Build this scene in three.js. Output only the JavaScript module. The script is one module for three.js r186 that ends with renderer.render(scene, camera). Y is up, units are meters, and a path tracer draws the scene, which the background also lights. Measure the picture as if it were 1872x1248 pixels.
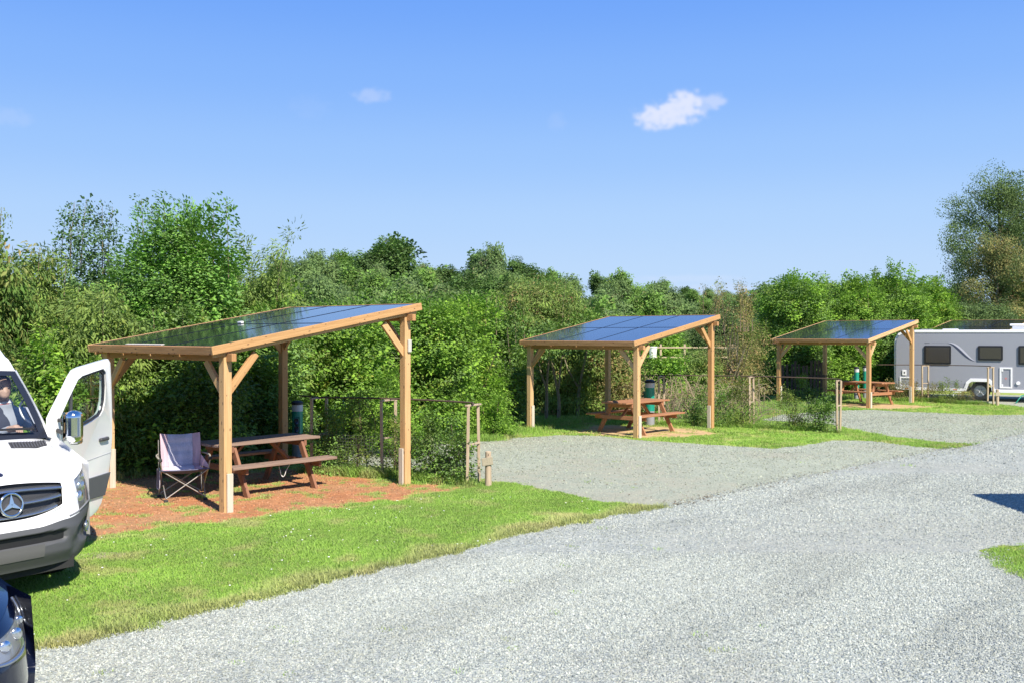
import * as THREE from 'three';
import { mergeGeometries, toCreasedNormals } from 'three/addons/utils/BufferGeometryUtils.js';
import { RoundedBoxGeometry } from 'three/addons/geometries/RoundedBoxGeometry.js';
import { MarchingCubes } from 'three/addons/objects/MarchingCubes.js';
import { createNoise2D, createNoise3D } from 'simplex-noise';

// ------------------------------------------------------------------ camera, sky, sun, exposure
const scene = new THREE.Scene();
const camera = new THREE.PerspectiveCamera(37.9, 1872 / 1248, 0.1, 2000);
camera.position.set(0, 2.3, 0);
camera.rotation.set(-0.0075, 0, 0);
const renderer = new THREE.WebGLRenderer({ antialias: true });
renderer.setSize(1024, 682);
renderer.toneMapping = THREE.LinearToneMapping;
renderer.toneMappingExposure = 1.6;
renderer.shadowMap.enabled = true;

function rng(seed) { let s = seed >>> 0; return () => { s = (s + 0x6D2B79F5) >>> 0; let t = Math.imul(s ^ (s >>> 15), 1 | s); t = (t + Math.imul(t ^ (t >>> 7), 61 | t)) ^ t; return ((t ^ (t >>> 14)) >>> 0) / 4294967296; }; }
const n2 = createNoise2D(rng(11)), n3 = createNoise3D(rng(12));
const lerp = (a, b, t) => a + (b - a) * t, clamp = (v, a = 0, b = 1) => Math.min(b, Math.max(a, v));
const smooth = (a, b, v) => { const t = clamp((v - a) / (b - a)); return t * t * (3 - 2 * t); };
const fbm = (x, y, o = 4) => { let s = 0, a = 0.5; for (let i = 0; i < o; i++) { s += a * n2(x, y); x *= 2.03; y *= 2.03; a *= 0.5; } return s; };

// sun: behind the camera on the right, about 46 degrees high
const sunDir = new THREE.Vector3(0.365, 0.719, 0.591).normalize();
const sun = new THREE.DirectionalLight(new THREE.Color(1.0, 0.93, 0.80), 5);
sun.position.copy(sunDir).multiplyScalar(90);
sun.target.position.set(4, 0, -22); sun.position.add(sun.target.position);
sun.castShadow = true;
Object.assign(sun.shadow.camera, { left: -45, right: 45, top: 45, bottom: -45, near: 1, far: 220 });
sun.shadow.mapSize.set(4096, 4096);
scene.add(sun, sun.target);

{ // clear summer sky with a few small clouds
  const W = 3072, H = 1536, data = new Float32Array(W * H * 4);
  const stops = [[-90, .19, .21, .22], [-2, .30, .36, .42], [0, .345, .46, .61], [3.5, .325, .445, .615], [6.5, .28, .415, .62], [10, .215, .36, .62], [14, .155, .30, .615], [18.5, .108, .245, .60], [35, .055, .165, .47], [60, .035, .12, .37], [90, .03, .105, .33]];
  const puffs = [ // azimuth, elevation, half width, half height, strength
    [9.0, 12.3, 1.75, .62, 1], [9.9, 12.9, .95, .62, 1], [8.4, 12.0, 1.3, .5, .9], [11.4, 12.9, .75, .42, .55], [10.9, 12.7, .7, .3, .4],
    [-8.0, 13.3, 1.0, .38, .30], [-27, 11, 1.4, .42, .12], [-11.5, 12.6, 1.1, .6, .04], [2.6, 12.0, .5, .5, .08],
    [10.2, 3.1, 3.6, .22, .22], [11.6, 2.6, 2.8, .25, .25], [9.4, 2.4, 3.0, .3, .25], [33, 8, 3, .5, .25], [-60, 9, 6, 1, .5], [75, 14, 7, 1.6, .6], [140, 20, 9, 2, .6], [-130, 16, 8, 2, .6]];
  for (let j = 0; j < H; j++) {
    const el = ((j + 0.5) / H - 0.5) * 180;
    let k = 0; while (k < stops.length - 2 && el > stops[k + 1][0]) k++;
    const a = stops[k], b = stops[k + 1], t = smooth(0, 1, clamp((el - a[0]) / (b[0] - a[0]))) * .35 + .65 * clamp((el - a[0]) / (b[0] - a[0]));
    for (let i = 0; i < W; i++) {
      let az = ((i + 0.5) / W - 0.25) * 360; if (az > 180) az -= 360;
      let r = lerp(a[1], b[1], t), g = lerp(a[2], b[2], t), bl = lerp(a[3], b[3], t), c = 0;
      for (const p of puffs) {
        const dx = (az - p[0]) / p[2], dy = (el - p[1]) / p[3], d = dx * dx + dy * dy;
        if (d > 4) continue;
        const w = fbm(az * 1.3 + p[0], el * 2.2, 5) * 1.1;
        c = Math.max(c, p[4] * smooth(1.5, .15, d + w));
      }
      const ci = clamp(c), o = (j * W + i) * 4;
      data[o] = lerp(r, .49, ci * .92); data[o + 1] = lerp(g, .52, ci * .92); data[o + 2] = lerp(bl, .63, ci * .92); data[o + 3] = 1;
    }
  }
  const sky = new THREE.DataTexture(data, W, H, THREE.RGBAFormat, THREE.FloatType);
  sky.mapping = THREE.EquirectangularReflectionMapping; sky.magFilter = sky.minFilter = THREE.LinearFilter; sky.needsUpdate = true;
  scene.background = sky; scene.environment = sky;
}

// ------------------------------------------------------------------ helpers
const taken = {};
function numbered(name) { const n = taken[name] = (taken[name] ?? -1) + 1; return n ? `${name}_${String(n).padStart(3, '0')}` : name; }
function tag(o, label, category, group, kind) { if (label) o.userData.label = label; if (category) o.userData.category = category; if (group) o.userData.group = group; if (kind) o.userData.kind = kind; return o; }
function thing(name, label, category, pos = [0, 0, 0], turn = 0, group) { const g = new THREE.Group(); g.name = numbered(name); g.position.set(...pos); g.rotation.y = turn; scene.add(g); return tag(g, label, category, group); }
function part(name, geo, mat, parent, kind) { const m = new THREE.Mesh(Array.isArray(geo) ? merge(geo) : geo, mat); m.name = parent === scene ? numbered(name) : name; m.castShadow = m.receiveShadow = true; if (kind) m.userData.kind = kind; parent.add(m); return m; }
function merge(list) { return mergeGeometries(list.map(g => { const n = g.index ? g.toNonIndexed() : g.clone(); for (const k of Object.keys(n.attributes)) if (!['position', 'normal', 'uv'].includes(k)) n.deleteAttribute(k); if (!n.attributes.uv) n.setAttribute('uv', new THREE.BufferAttribute(new Float32Array(n.attributes.position.count * 2), 2)); return n; })); }
const V = (x, y, z) => new THREE.Vector3(x, y, z);
let pieceSeed = rng(5);
function metreUV(g, su = 1, sv = 1) { // uv in metres: v runs along the longest side
  g = g.index ? g.toNonIndexed() : g; g.computeBoundingBox();
  const s = g.boundingBox.getSize(V(0, 0, 0)).toArray(), L = s.indexOf(Math.max(...s)), p = g.attributes.position, n = g.attributes.normal, uv = new Float32Array(p.count * 2), ou = pieceSeed(), ov = pieceSeed();
  for (let f = 0; f < p.count; f += 3) {
    const q = [0, 1, 2].map(k => Math.abs(n.getComponent(f, k) + n.getComponent(f + 1, k) + n.getComponent(f + 2, k))), N = q.indexOf(Math.max(...q));
    const v = N === L ? (L + 1) % 3 : L, u = [0, 1, 2].find(k => k !== N && k !== v);
    for (let k = f; k < f + 3; k++) { uv[2 * k] = p.getComponent(k, u) * su + ou + (N * .37); uv[2 * k + 1] = p.getComponent(k, v) * sv + ov; }
  }
  g.setAttribute('uv', new THREE.BufferAttribute(uv, 2)); return g;
}
function box(w, h, d, r = .004) { return new RoundedBoxGeometry(w, h, d, 1, Math.min(r, w / 2.01, h / 2.01, d / 2.01)); }
function bx(w, h, d, x = 0, y = 0, z = 0, r) { return box(w, h, d, r).translate(x, y, z); }
function plank(w, h, d, r = .005) { return metreUV(box(w, h, d, r), 3, 1); }
function barGeo(a, b, w, h, up = V(0, 1, 0), r = .005, wood = true) { // a timber from a to b, w wide, h high
  a = V(...a); b = V(...b); const d = b.clone().sub(a), L = d.length(); d.normalize();
  const x = new THREE.Vector3().crossVectors(up, d).normalize(), y = new THREE.Vector3().crossVectors(d, x);
  const g = wood ? plank(w, h, L, r) : box(w, h, L, r);
  return g.applyMatrix4(new THREE.Matrix4().makeBasis(x, y, d).setPosition(a.add(b).multiplyScalar(.5)));
}
function tube(pts, r, seg = 16, rad = 7) { return new THREE.TubeGeometry(new THREE.CatmullRomCurve3(pts.map(p => V(...p)), false, 'centripetal'), seg, r, rad); }
function rod(a, b, r, rad = 8, r2 = r) { a = V(...a); b = V(...b); const d = b.clone().sub(a), g = new THREE.CylinderGeometry(r2, r, d.length(), rad); g.applyQuaternion(new THREE.Quaternion().setFromUnitVectors(V(0, 1, 0), d.clone().normalize())); return g.translate(...a.add(b).multiplyScalar(.5).toArray()); }
function gridGeo(nu, nv, f) { // f(u, v) -> [x, y, z]
  const p = [], uv = [], idx = [];
  for (let j = 0; j <= nv; j++) for (let i = 0; i <= nu; i++) { p.push(...f(i / nu, j / nv)); uv.push(i / nu, j / nv); }
  for (let j = 0; j < nv; j++) for (let i = 0; i < nu; i++) { const a = j * (nu + 1) + i; idx.push(a, a + 1, a + nu + 2, a, a + nu + 2, a + nu + 1); }
  const g = new THREE.BufferGeometry(); g.setAttribute('position', new THREE.Float32BufferAttribute(p, 3)); g.setAttribute('uv', new THREE.Float32BufferAttribute(uv, 2)); g.setIndex(idx); g.computeVertexNormals(); return g;
}
function extr(pts, depth, bevel = 0, holes = []) { const s = new THREE.Shape(pts.map(p => new THREE.Vector2(...p))); for (const h of holes) s.holes.push(new THREE.Path(h.map(p => new THREE.Vector2(...p)))); return new THREE.ExtrudeGeometry(s, { depth, bevelEnabled: bevel > 0, bevelSize: bevel, bevelThickness: bevel, bevelSegments: 2, curveSegments: 8 }); }
function round(pts, n = 5) { return new THREE.CatmullRomCurve3(pts.map(p => V(p[0], p[1], 0)), true, 'centripetal').getPoints(pts.length * n).slice(0, -1).map(p => [p.x, p.y]); }
function inside(poly, x, z) { let c = false; for (let i = 0, j = poly.length - 1; i < poly.length; j = i++) { const [a, b] = poly[i], [d, e] = poly[j]; if ((b > z) !== (e > z) && x < (d - a) * (z - b) / (e - b) + a) c = !c; } return c; }
function edgeDist(poly, x, z) { let m = 1e9; for (let i = 0, j = poly.length - 1; i < poly.length; j = i++) { const [a, b] = poly[j], [d, e] = poly[i], vx = d - a, vz = e - b, t = clamp(((x - a) * vx + (z - b) * vz) / (vx * vx + vz * vz)); m = Math.min(m, Math.hypot(x - a - t * vx, z - b - t * vz)); } return m; }
function tex(W, H, f, srgb = true, rep = true) { // f(i, j) -> [r, g, b] 0..1 display values
  const d = new Uint8Array(W * H * 4); for (let j = 0; j < H; j++) for (let i = 0; i < W; i++) { const c = f(i, j), o = (j * W + i) * 4; d[o] = clamp(c[0]) * 255; d[o + 1] = clamp(c[1]) * 255; d[o + 2] = clamp(c[2]) * 255; d[o + 3] = 255; }
  const t = new THREE.DataTexture(d, W, H); if (srgb) t.colorSpace = THREE.SRGBColorSpace; t.magFilter = THREE.LinearFilter; t.minFilter = THREE.LinearMipmapLinearFilter; t.generateMipmaps = true; if (rep) t.wrapS = t.wrapT = THREE.RepeatWrapping; t.needsUpdate = true; return t;
}
const rgb = (r, g, b) => new THREE.Color().setRGB(r, g, b);
const M = (c, roughness = .7, extra = {}) => new THREE.MeshStandardMaterial({ color: Array.isArray(c) ? rgb(...c) : c, roughness, ...extra });
const MP = (c, roughness, extra = {}) => new THREE.MeshPhysicalMaterial({ color: Array.isArray(c) ? rgb(...c) : c, roughness, ...extra });
function periodic(W, H, cells, seed) { // tileable value noise
  const r = rng(seed), nx = cells[0], ny = cells[1], g = Float32Array.from({ length: nx * ny }, () => r());
  return (i, j) => { const x = i / W * nx, y = j / H * ny, x0 = Math.floor(x), y0 = Math.floor(y), fx = smooth(0, 1, x - x0), fy = smooth(0, 1, y - y0), q = (a, b) => g[((b % ny + ny) % ny) * nx + (a % nx + nx) % nx]; return lerp(lerp(q(x0, y0), q(x0 + 1, y0), fx), lerp(q(x0, y0 + 1), q(x0 + 1, y0 + 1), fx), fy); };
}
// sawn timber: long grain with knots
function woodTex(c1, c2, knots, seed) {
  const W = 512, H = 1024, a = periodic(W, H, [90, 6], seed), b = periodic(W, H, [24, 3], seed + 1), c = periodic(W, H, [250, 40], seed + 2), e = periodic(W, H, [5, 3], seed + 3), r = rng(seed + 4);
  const ks = Array.from({ length: knots }, () => [r() * W, r() * H, 6 + r() * 9]);
  return tex(W, H, (i, j) => {
    let t = .38 * a(i, j) + .34 * b(i, j) + .16 * c(i, j) + .2 * e(i, j), k = 0;
    for (const [x, y, s] of ks) { const dx = (i - x) / s, dy = (j - y) / (s * 1.9), d = Math.sqrt(dx * dx + dy * dy); if (d < 3) { k = Math.max(k, smooth(1.25, .5, d)); t += .16 * Math.sin(d * 7) * smooth(3, 1, d); } }
    t = clamp(t); const s = 1 - .55 * k; return [lerp(c1[0], c2[0], t) * s, lerp(c1[1], c2[1], t) * s * (1 - .1 * k), lerp(c1[2], c2[2], t) * s];
  });
}
const woodBump = (() => { const W = 256, H = 512, a = periodic(W, H, [110, 7], 71), c = periodic(W, H, [128, 60], 72); return tex(W, H, (i, j) => { const v = .7 * a(i, j) + .3 * c(i, j); return [v, v, v]; }, false); })();
const wm = (t, rough = .78, extra = {}) => M(0xffffff, rough, { map: t, bumpMap: woodBump, bumpScale: .002, ...extra });
const mat = {
  pine: wm(woodTex([.86, .72, .53], [.69, .53, .35], 9, 21)), pineA: wm(woodTex([.88, .75, .57], [.70, .55, .38], 12, 22)), pineB: wm(woodTex([.82, .66, .46], [.66, .49, .31], 10, 23)), pine2: wm(woodTex([.80, .62, .43], [.63, .45, .28], 7, 31)),
  board: wm(woodTex([.84, .81, .76], [.72, .67, .60], 3, 41)),
  table: wm(woodTex([.62, .44, .34], [.44, .29, .21], 8, 51)), tableTop: wm(woodTex([.64, .55, .49], [.46, .37, .32], 8, 56)), tableRed: wm(woodTex([.72, .52, .38], [.55, .37, .25], 8, 61)),
  stake: wm(woodTex([.80, .73, .63], [.61, .53, .44], 6, 66)), pale: wm(woodTex([.72, .68, .59], [.55, .51, .43], 4, 81)), paling: wm(woodTex([.42, .37, .34], [.26, .22, .20], 5, 86)),
  panel: MP([.018, .019, .026], .26, { clearcoat: .95, clearcoatRoughness: .08, ior: 1.3 }), panelFrame: M([.012, .012, .014], .35, { metalness: .6 }),
  white: M([.80, .80, .79], .5), dark: M([.02, .02, .022], .5), rubber: M([.022, .022, .023], .85), steel: M([.55, .55, .56], .35, { metalness: 1 }),
  rust: M([.09, .06, .045], .9), wire: M([.22, .22, .2], .6, { metalness: .5 }),
};

// ------------------------------------------------------------------ ground
const roadLeft = [[-5.4, -5.6], [-4.4, -6.6], [-3.48, -7.21], [-3.25, -7.34], [-2.98, -7.61], [-2.68, -8.05], [-2.38, -8.37], [-2.02, -8.81], [-1.53, -9.4], [-.76, -10.21], [-.1, -11.16], [.48, -11.79], [1.12, -12.39], [1.73, -12.88], [2.13, -13.17]];
const roadBay = [[2.79, -13.96], [4.82, -16.11], [6.51, -17.82], [8.48, -19.67], [9.49, -20.54], [11.79, -22.9], [15.2, -26.3], [21, -31.5], [30, -39]];
const roadPoly = [...roadLeft, ...roadBay, [34, -34], [22, -18], [16, -6], [12, 4], [-8, 4], [-8, -3]];
const bay2 = [[2.13, -13.17], [1.64, -13.29], [1.23, -13.59], [.81, -14.19], [.36, -14.69], [.03, -15.23], [-.3, -15.4], [-.9, -16.2], [-1.9, -17.0], [-2.84, -17.45], [-3.37, -19.39], [-2.46, -20.74], [-.54, -21.38], [.17, -22.05], [1.17, -22.65], [2.02, -22.41], [2.72, -21.55], [3.35, -21.16], [3.98, -20.74], [4.6, -20.34], [5.23, -19.95], [5.85, -20.34], [6.45, -20.95], [7.01, -21.49], [7.75, -21.38], [8.14, -20.54], [8.58, -19.95], [9.2, -20.1], [9.2, -19.6], [6.6, -17.4], [4.9, -15.7]];
const bay3 = [[9.5, -20.75], [8.96, -21.38], [8.41, -22.53], [8.22, -24.23], [8.0, -25.6], [6.6, -26.4], [7.75, -28.52], [10.05, -29.95], [10.87, -30.26], [11.68, -29.32], [12.24, -29.12], [13.37, -28.14], [14.68, -28.3], [16.5, -28.6], [15.5, -25.8], [11.9, -22.3]];
const bay4 = [[16.2, -31.2], [15.9, -33], [13.5, -35.4], [15, -38.5], [20, -37.5], [25, -36], [26, -33], [20.5, -30.2], [18, -29.6]];
const island = [[5.0, -10.5], [5.3, -10.74], [6.4, -11.0], [7.8, -10.3], [7.6, -8.4], [5.6, -8.5], [4.85, -9.2], [4.78, -9.75], [4.86, -10.2]];
const dirtA = [[-6.9, -15.8], [-5.9, -12.2], [-5.6, -9.9], [-4.64, -10.4], [-4.52, -11.1], [-4.13, -11.75], [-3.53, -11.9], [-3.0, -12.45], [-2.42, -13.0], [-1.75, -13.5], [-1.06, -14.15], [-.75, -14.9], [-1.9, -15.7], [-2.82, -16.3], [-3.76, -16.9], [-5.86, -16.6]];
const dirtB = [[1.4, -23.4], [1.9, -22.5], [2.78, -22.15], [3.9, -22.2], [4.9, -22.9], [4.4, -24.2], [3.4, -24.9], [2.0, -25.3]];
const dirtC = [[10.2, -31.2], [11.6, -30.3], [13.6, -31.3], [12.4, -33.1], [10.9, -33.1]];
const gravelAt = (x, z) => (inside(roadPoly, x, z) && !inside(island, x, z)) || inside(bay2, x, z) || inside(bay3, x, z) || inside(bay4, x, z);
function dirtAt(x, z) { // bare trodden earth, 0..1, with ragged patchy outline
  let v = 0;
  for (const [p, s] of [[dirtA, .55], [dirtB, .4], [dirtC, .4]]) { const d = edgeDist(p, x, z) * (inside(p, x, z) ? 1 : -1); if (d > -1.2) v = Math.max(v, smooth(-.12, .3, d / s * .5 + fbm(x * 1.5, z * 1.5, 4) * .42)); }
  const g = fbm(x * 1.3 + 9, z * 2.0, 5); // weedy patches inside the earth
  return v * (1 - .62 * smooth(.10, .5, g));
}
const hillAt = (x, z) => { const D = -z, left = smooth(.34, .22, x / Math.max(D, 1)); return left * (-5.5 * smooth(46, 62, D) + 8.6 * smooth(62, 130, D)) + smooth(120, 240, D) * 2; };
{
  const X0 = -15, Z0 = -49, S = 48, N = 2048; // 48 m square near field, 2.3 cm texels
  const fine = rng(3), nz = periodic(N, N, [700, 700], 4), nz2 = periodic(N, N, [260, 260], 6);
  const map = tex(N, N, (i, j) => {
    const x = X0 + i / N * S, z = Z0 + j / N * S, q = fine(), f = nz(i, j), h = nz2(i, j);
    const d = dirtAt(x, z), m = fbm(x * .45, z * .45, 3), dry = smooth(.1, .5, fbm(x * .8 + 40, z * .8, 3));
    // lawn thatch
    const g = [.48 + .10 * f + .06 * q + .08 * dry, .57 + .10 * f + .05 * m + .03 * dry, .25 + .05 * h + .08 * dry];
    const b = .92 + .07 * fbm(x * 1.6, z * 1.6 + 70, 3) + .10 * (f - .5) + .16 * (q - .5);
    const red = smooth(-.5, .8, fbm(x * .5 + 4, z * .5, 2)), sandy = smooth(-18, -20, z), e = [lerp(lerp(.70, .73, red), .80, sandy) * b, lerp(lerp(.53, .47, red), .67, sandy) * b, lerp(lerp(.37, .30, red), .49, sandy) * b];
    return [lerp(g[0], e[0], d), lerp(g[1], e[1], d), lerp(g[2], e[2], d)];
  }, true, false);
  const bump = tex(1024, 1024, (() => { const a = periodic(1024, 1024, [500, 500], 7); return (i, j) => { const v = .5 * a(i, j) + .5 * (.5 + .5 * fbm(i * .13, j * .13, 3)); return [v, v, v]; }; })(), false, false);
  const lawn = gridGeo(1, 1, (u, v) => [X0 + u * S, 0, Z0 + v * S]); lawn.index.array.reverse(); lawn.computeVertexNormals();
  tag(part('lawn', lawn, M(0xffffff, .95, { map, bumpMap: bump, bumpScale: .03 }), scene), 'grass lawn with bare orange earth under the canopies', 'lawn', null, 'structure');
  // the wide ground: one sheet to the horizon, hill rising on the left behind the hedge
  const N2 = 512, c1 = periodic(N2, N2, [64, 64], 14), c2 = periodic(N2, N2, [200, 200], 15), wide = tex(N2, N2, (i, j) => { const t = .5 * c1(i, j) + .5 * c2(i, j); return [lerp(.26, .40, t), lerp(.33, .45, t), lerp(.14, .2, t)]; });
  const g = gridGeo(120, 120, (u, v) => { const x = lerp(-700, 700, u), z = lerp(300, -1100, v); return [x, hillAt(x, z) - .004 - (hillAt(x, z) > 0 ? 0 : 0), z]; });
  const p = g.attributes.position, uv = g.attributes.uv; for (let i = 0; i < p.count; i++) uv.setXY(i, p.getX(i) / 6, p.getZ(i) / 6);
  tag(part('ground', g, M(0xffffff, .95, { map: wide }), scene), 'green meadow ground rising to the wooded hill', 'ground', null, 'structure');
}
// crushed stone: each texel is 6 mm, stones a few texels wide
function gravelTex(N, cells, pal, seed, dust, dustC) {
  const r = rng(seed), pts = Array.from({ length: cells * cells }, () => [r(), r(), r(), r()]), big = periodic(N, N, [9, 9], seed + 1), mid = periodic(N, N, [60, 60], seed + 2), hgt = new Float32Array(N * N);
  const map = tex(N, N, (i, j) => {
    const x = i / N * cells, y = j / N * cells, cx = Math.floor(x), cy = Math.floor(y); let m1 = 9, m2 = 9, best;
    for (let b = -1; b <= 1; b++) for (let a = -1; a <= 1; a++) { const q = pts[((cy + b + cells) % cells) * cells + (cx + a + cells) % cells], dx = cx + a + q[0] - x, dy = cy + b + q[1] - y, d = dx * dx + dy * dy; if (d < m1) { m2 = m1; m1 = d; best = q; } else if (d < m2) m2 = d; }
    const gap = smooth(.0, .22, Math.sqrt(m2) - Math.sqrt(m1)), t = best[2]; hgt[j * N + i] = gap * (.55 + .45 * best[3]);
    const k = Math.min(pal.length - 1, Math.floor(t * pal.length)), c = pal[k], s = (.92 + .16 * best[3]) * (.95 + .10 * mid(i, j)), w = dust * smooth(.45, .8, .6 * big(i, j) + .4 * mid(i, j)) + (1 - gap) * .35;
    return [lerp(c[0] * s, dustC[0], w), lerp(c[1] * s, dustC[1], w), lerp(c[2] * s, dustC[2], w)];
  });
  const bump = tex(N, N, (i, j) => { const v = hgt[j * N + i]; return [v, v, v]; }, false);
  return { map, bump };
}
const palRoad = [[0.633, 0.658, 0.634], [0.687, 0.704, 0.675], [0.582, 0.609, 0.593], [0.726, 0.737, 0.697], [0.653, 0.666, 0.621], [0.53, 0.557, 0.548], [0.659, 0.683, 0.667]];
const palBay = [[0.62, 0.648, 0.579], [0.659, 0.687, 0.61], [0.579, 0.608, 0.548], [0.688, 0.706, 0.631], [0.633, 0.642, 0.562], [0.552, 0.578, 0.525], [0.647, 0.672, 0.604]];
function sheet(name, poly, y, mt, label, tile, holes = []) {
  const rag = (pl, s) => { const o = []; for (let i = 0; i < pl.length; i++) { const [a, b] = pl[i], [c, d] = pl[(i + 1) % pl.length], L = Math.hypot(c - a, d - b), n = Math.max(1, Math.min(60, Math.round(L / .12))); for (let k = 0; k < n; k++) { const x = lerp(a, c, k / n), z = lerp(b, d, k / n), j = L > 8 ? 0 : s; o.push([x + j * fbm(x * 3.1 + 7, z * 3.1, 3), -(z + j * fbm(x * 3.1, z * 3.1 + 50, 3))]); } } return o; };
  const s = new THREE.Shape(rag(poly, .16).map(p => new THREE.Vector2(...p))); for (const h of holes) s.holes.push(new THREE.Path(rag(h, .16).map(p => new THREE.Vector2(...p))));
  const g = new THREE.ShapeGeometry(s).rotateX(-Math.PI / 2).translate(0, y, 0), p = g.attributes.position, uv = g.attributes.uv; for (let i = 0; i < p.count; i++) uv.setXY(i, p.getX(i) / tile, p.getZ(i) / tile);
  return tag(part(name, g, mt, scene), label, 'gravel', null, 'structure');
}
const gRoad = gravelTex(2048, 600, palRoad, 101, .18, [.62, .60, .54]), gBay = gravelTex(2048, 620, palBay, 131, .38, [.62, .59, .52]);
const roadMat = M(0xffffff, .9, { map: gRoad.map, bumpMap: gRoad.bump, bumpScale: .016 }), bayMat = M(0xffffff, .92, { map: gBay.map, bumpMap: gBay.bump, bumpScale: .012 });
sheet('pitch_gravel', bay2, .004, bayMat, 'fine greenish grey gravel of the pitch before the middle canopy', 11.3);
sheet('pitch_gravel', bay3, .004, bayMat, 'grey gravel of the pitch before the farthest open canopy', 11.3);
sheet('pitch_gravel', bay4, .004, bayMat, 'grey gravel of the pitch under the caravan', 11.3);
sheet('gravel_road', roadPoly, .008, roadMat, 'wide road of pale blue grey crushed stone', 11.9, [island]);
{ // loose stones lying proud of the road where the camera is near
  const r = rng(77), base = new THREE.IcosahedronGeometry(1, 0), p = base.attributes.position, seen = {}; for (let i = 0; i < p.count; i++) { const k = [p.getX(i), p.getY(i), p.getZ(i)].map(v => v.toFixed(3)).join(); const s = seen[k] ??= .72 + r() * .5; p.setXYZ(i, p.getX(i) * s * 1.25, p.getY(i) * s * .72, p.getZ(i) * s * .95); } base.computeVertexNormals();
  const at = [], m4 = new THREE.Matrix4(), q = new THREE.Quaternion(), e = new THREE.Euler();
  const fill = (n, z0, z1, s0, s1, lift) => { for (let k = 0; k < n; k++) { const z = -lerp(z0, z1, Math.sqrt(r()) * .9 + r() * .1), x = (r() * 2 - 1) * .56 * -z; const spill = !inside(roadPoly, x, z) || inside(island, x, z); if (spill && (edgeDist(roadPoly, x, z) > .32 * r() * r() && edgeDist(island, x, z) > .3 * r() * r())) continue; at.push([x, z, lerp(s0, s1, r() * r()), lift]); } };
  fill(190000, 5.6, 10.5, .0055, .0125, 0); fill(110000, 10, 16.5, .0075, .0145, 0); fill(42000, 16, 25, .011, .019, 0);
  for (let k = 0; k < 60000; k++) { const z = -lerp(13, 30, Math.sqrt(r())), x = lerp(-4, 15, r()); if ((inside(bay2, x, z) || inside(bay3, x, z)) && Math.abs(x) < -z * .56) at.push([x, z, lerp(.008, .017, r() * r()), 1]); }
  const im = new THREE.InstancedMesh(base, M(0xffffff, .85), at.length), c = new THREE.Color();
  at.forEach(([x, z, s, bay], i) => { q.setFromEuler(e.set(r() * 6.3, r() * 6.3, r() * 6.3)); m4.compose(V(x, .008 + s * .12, z), q, V(s, s, s)); im.setMatrixAt(i, m4); const a = (bay ? palBay : palRoad)[Math.floor(r() * 7)], al = x * .62 - z * .78, ac = x * .78 + z * .62, w0 = smooth(-.15, .5, fbm(al * .14 + 3, ac * .8, 3)), b = (.90 + r() * .18) * (1 - .085 * w0); c.setRGB(a[0] * b, a[1] * b, a[2] * b, THREE.SRGBColorSpace); im.setColorAt(i, c); });
  im.name = 'gravel_stones'; im.castShadow = im.receiveShadow = true; tag(im, 'loose pale grey stones scattered thickly over the road', 'gravel', null, 'stuff'); scene.add(im);
}
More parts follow.
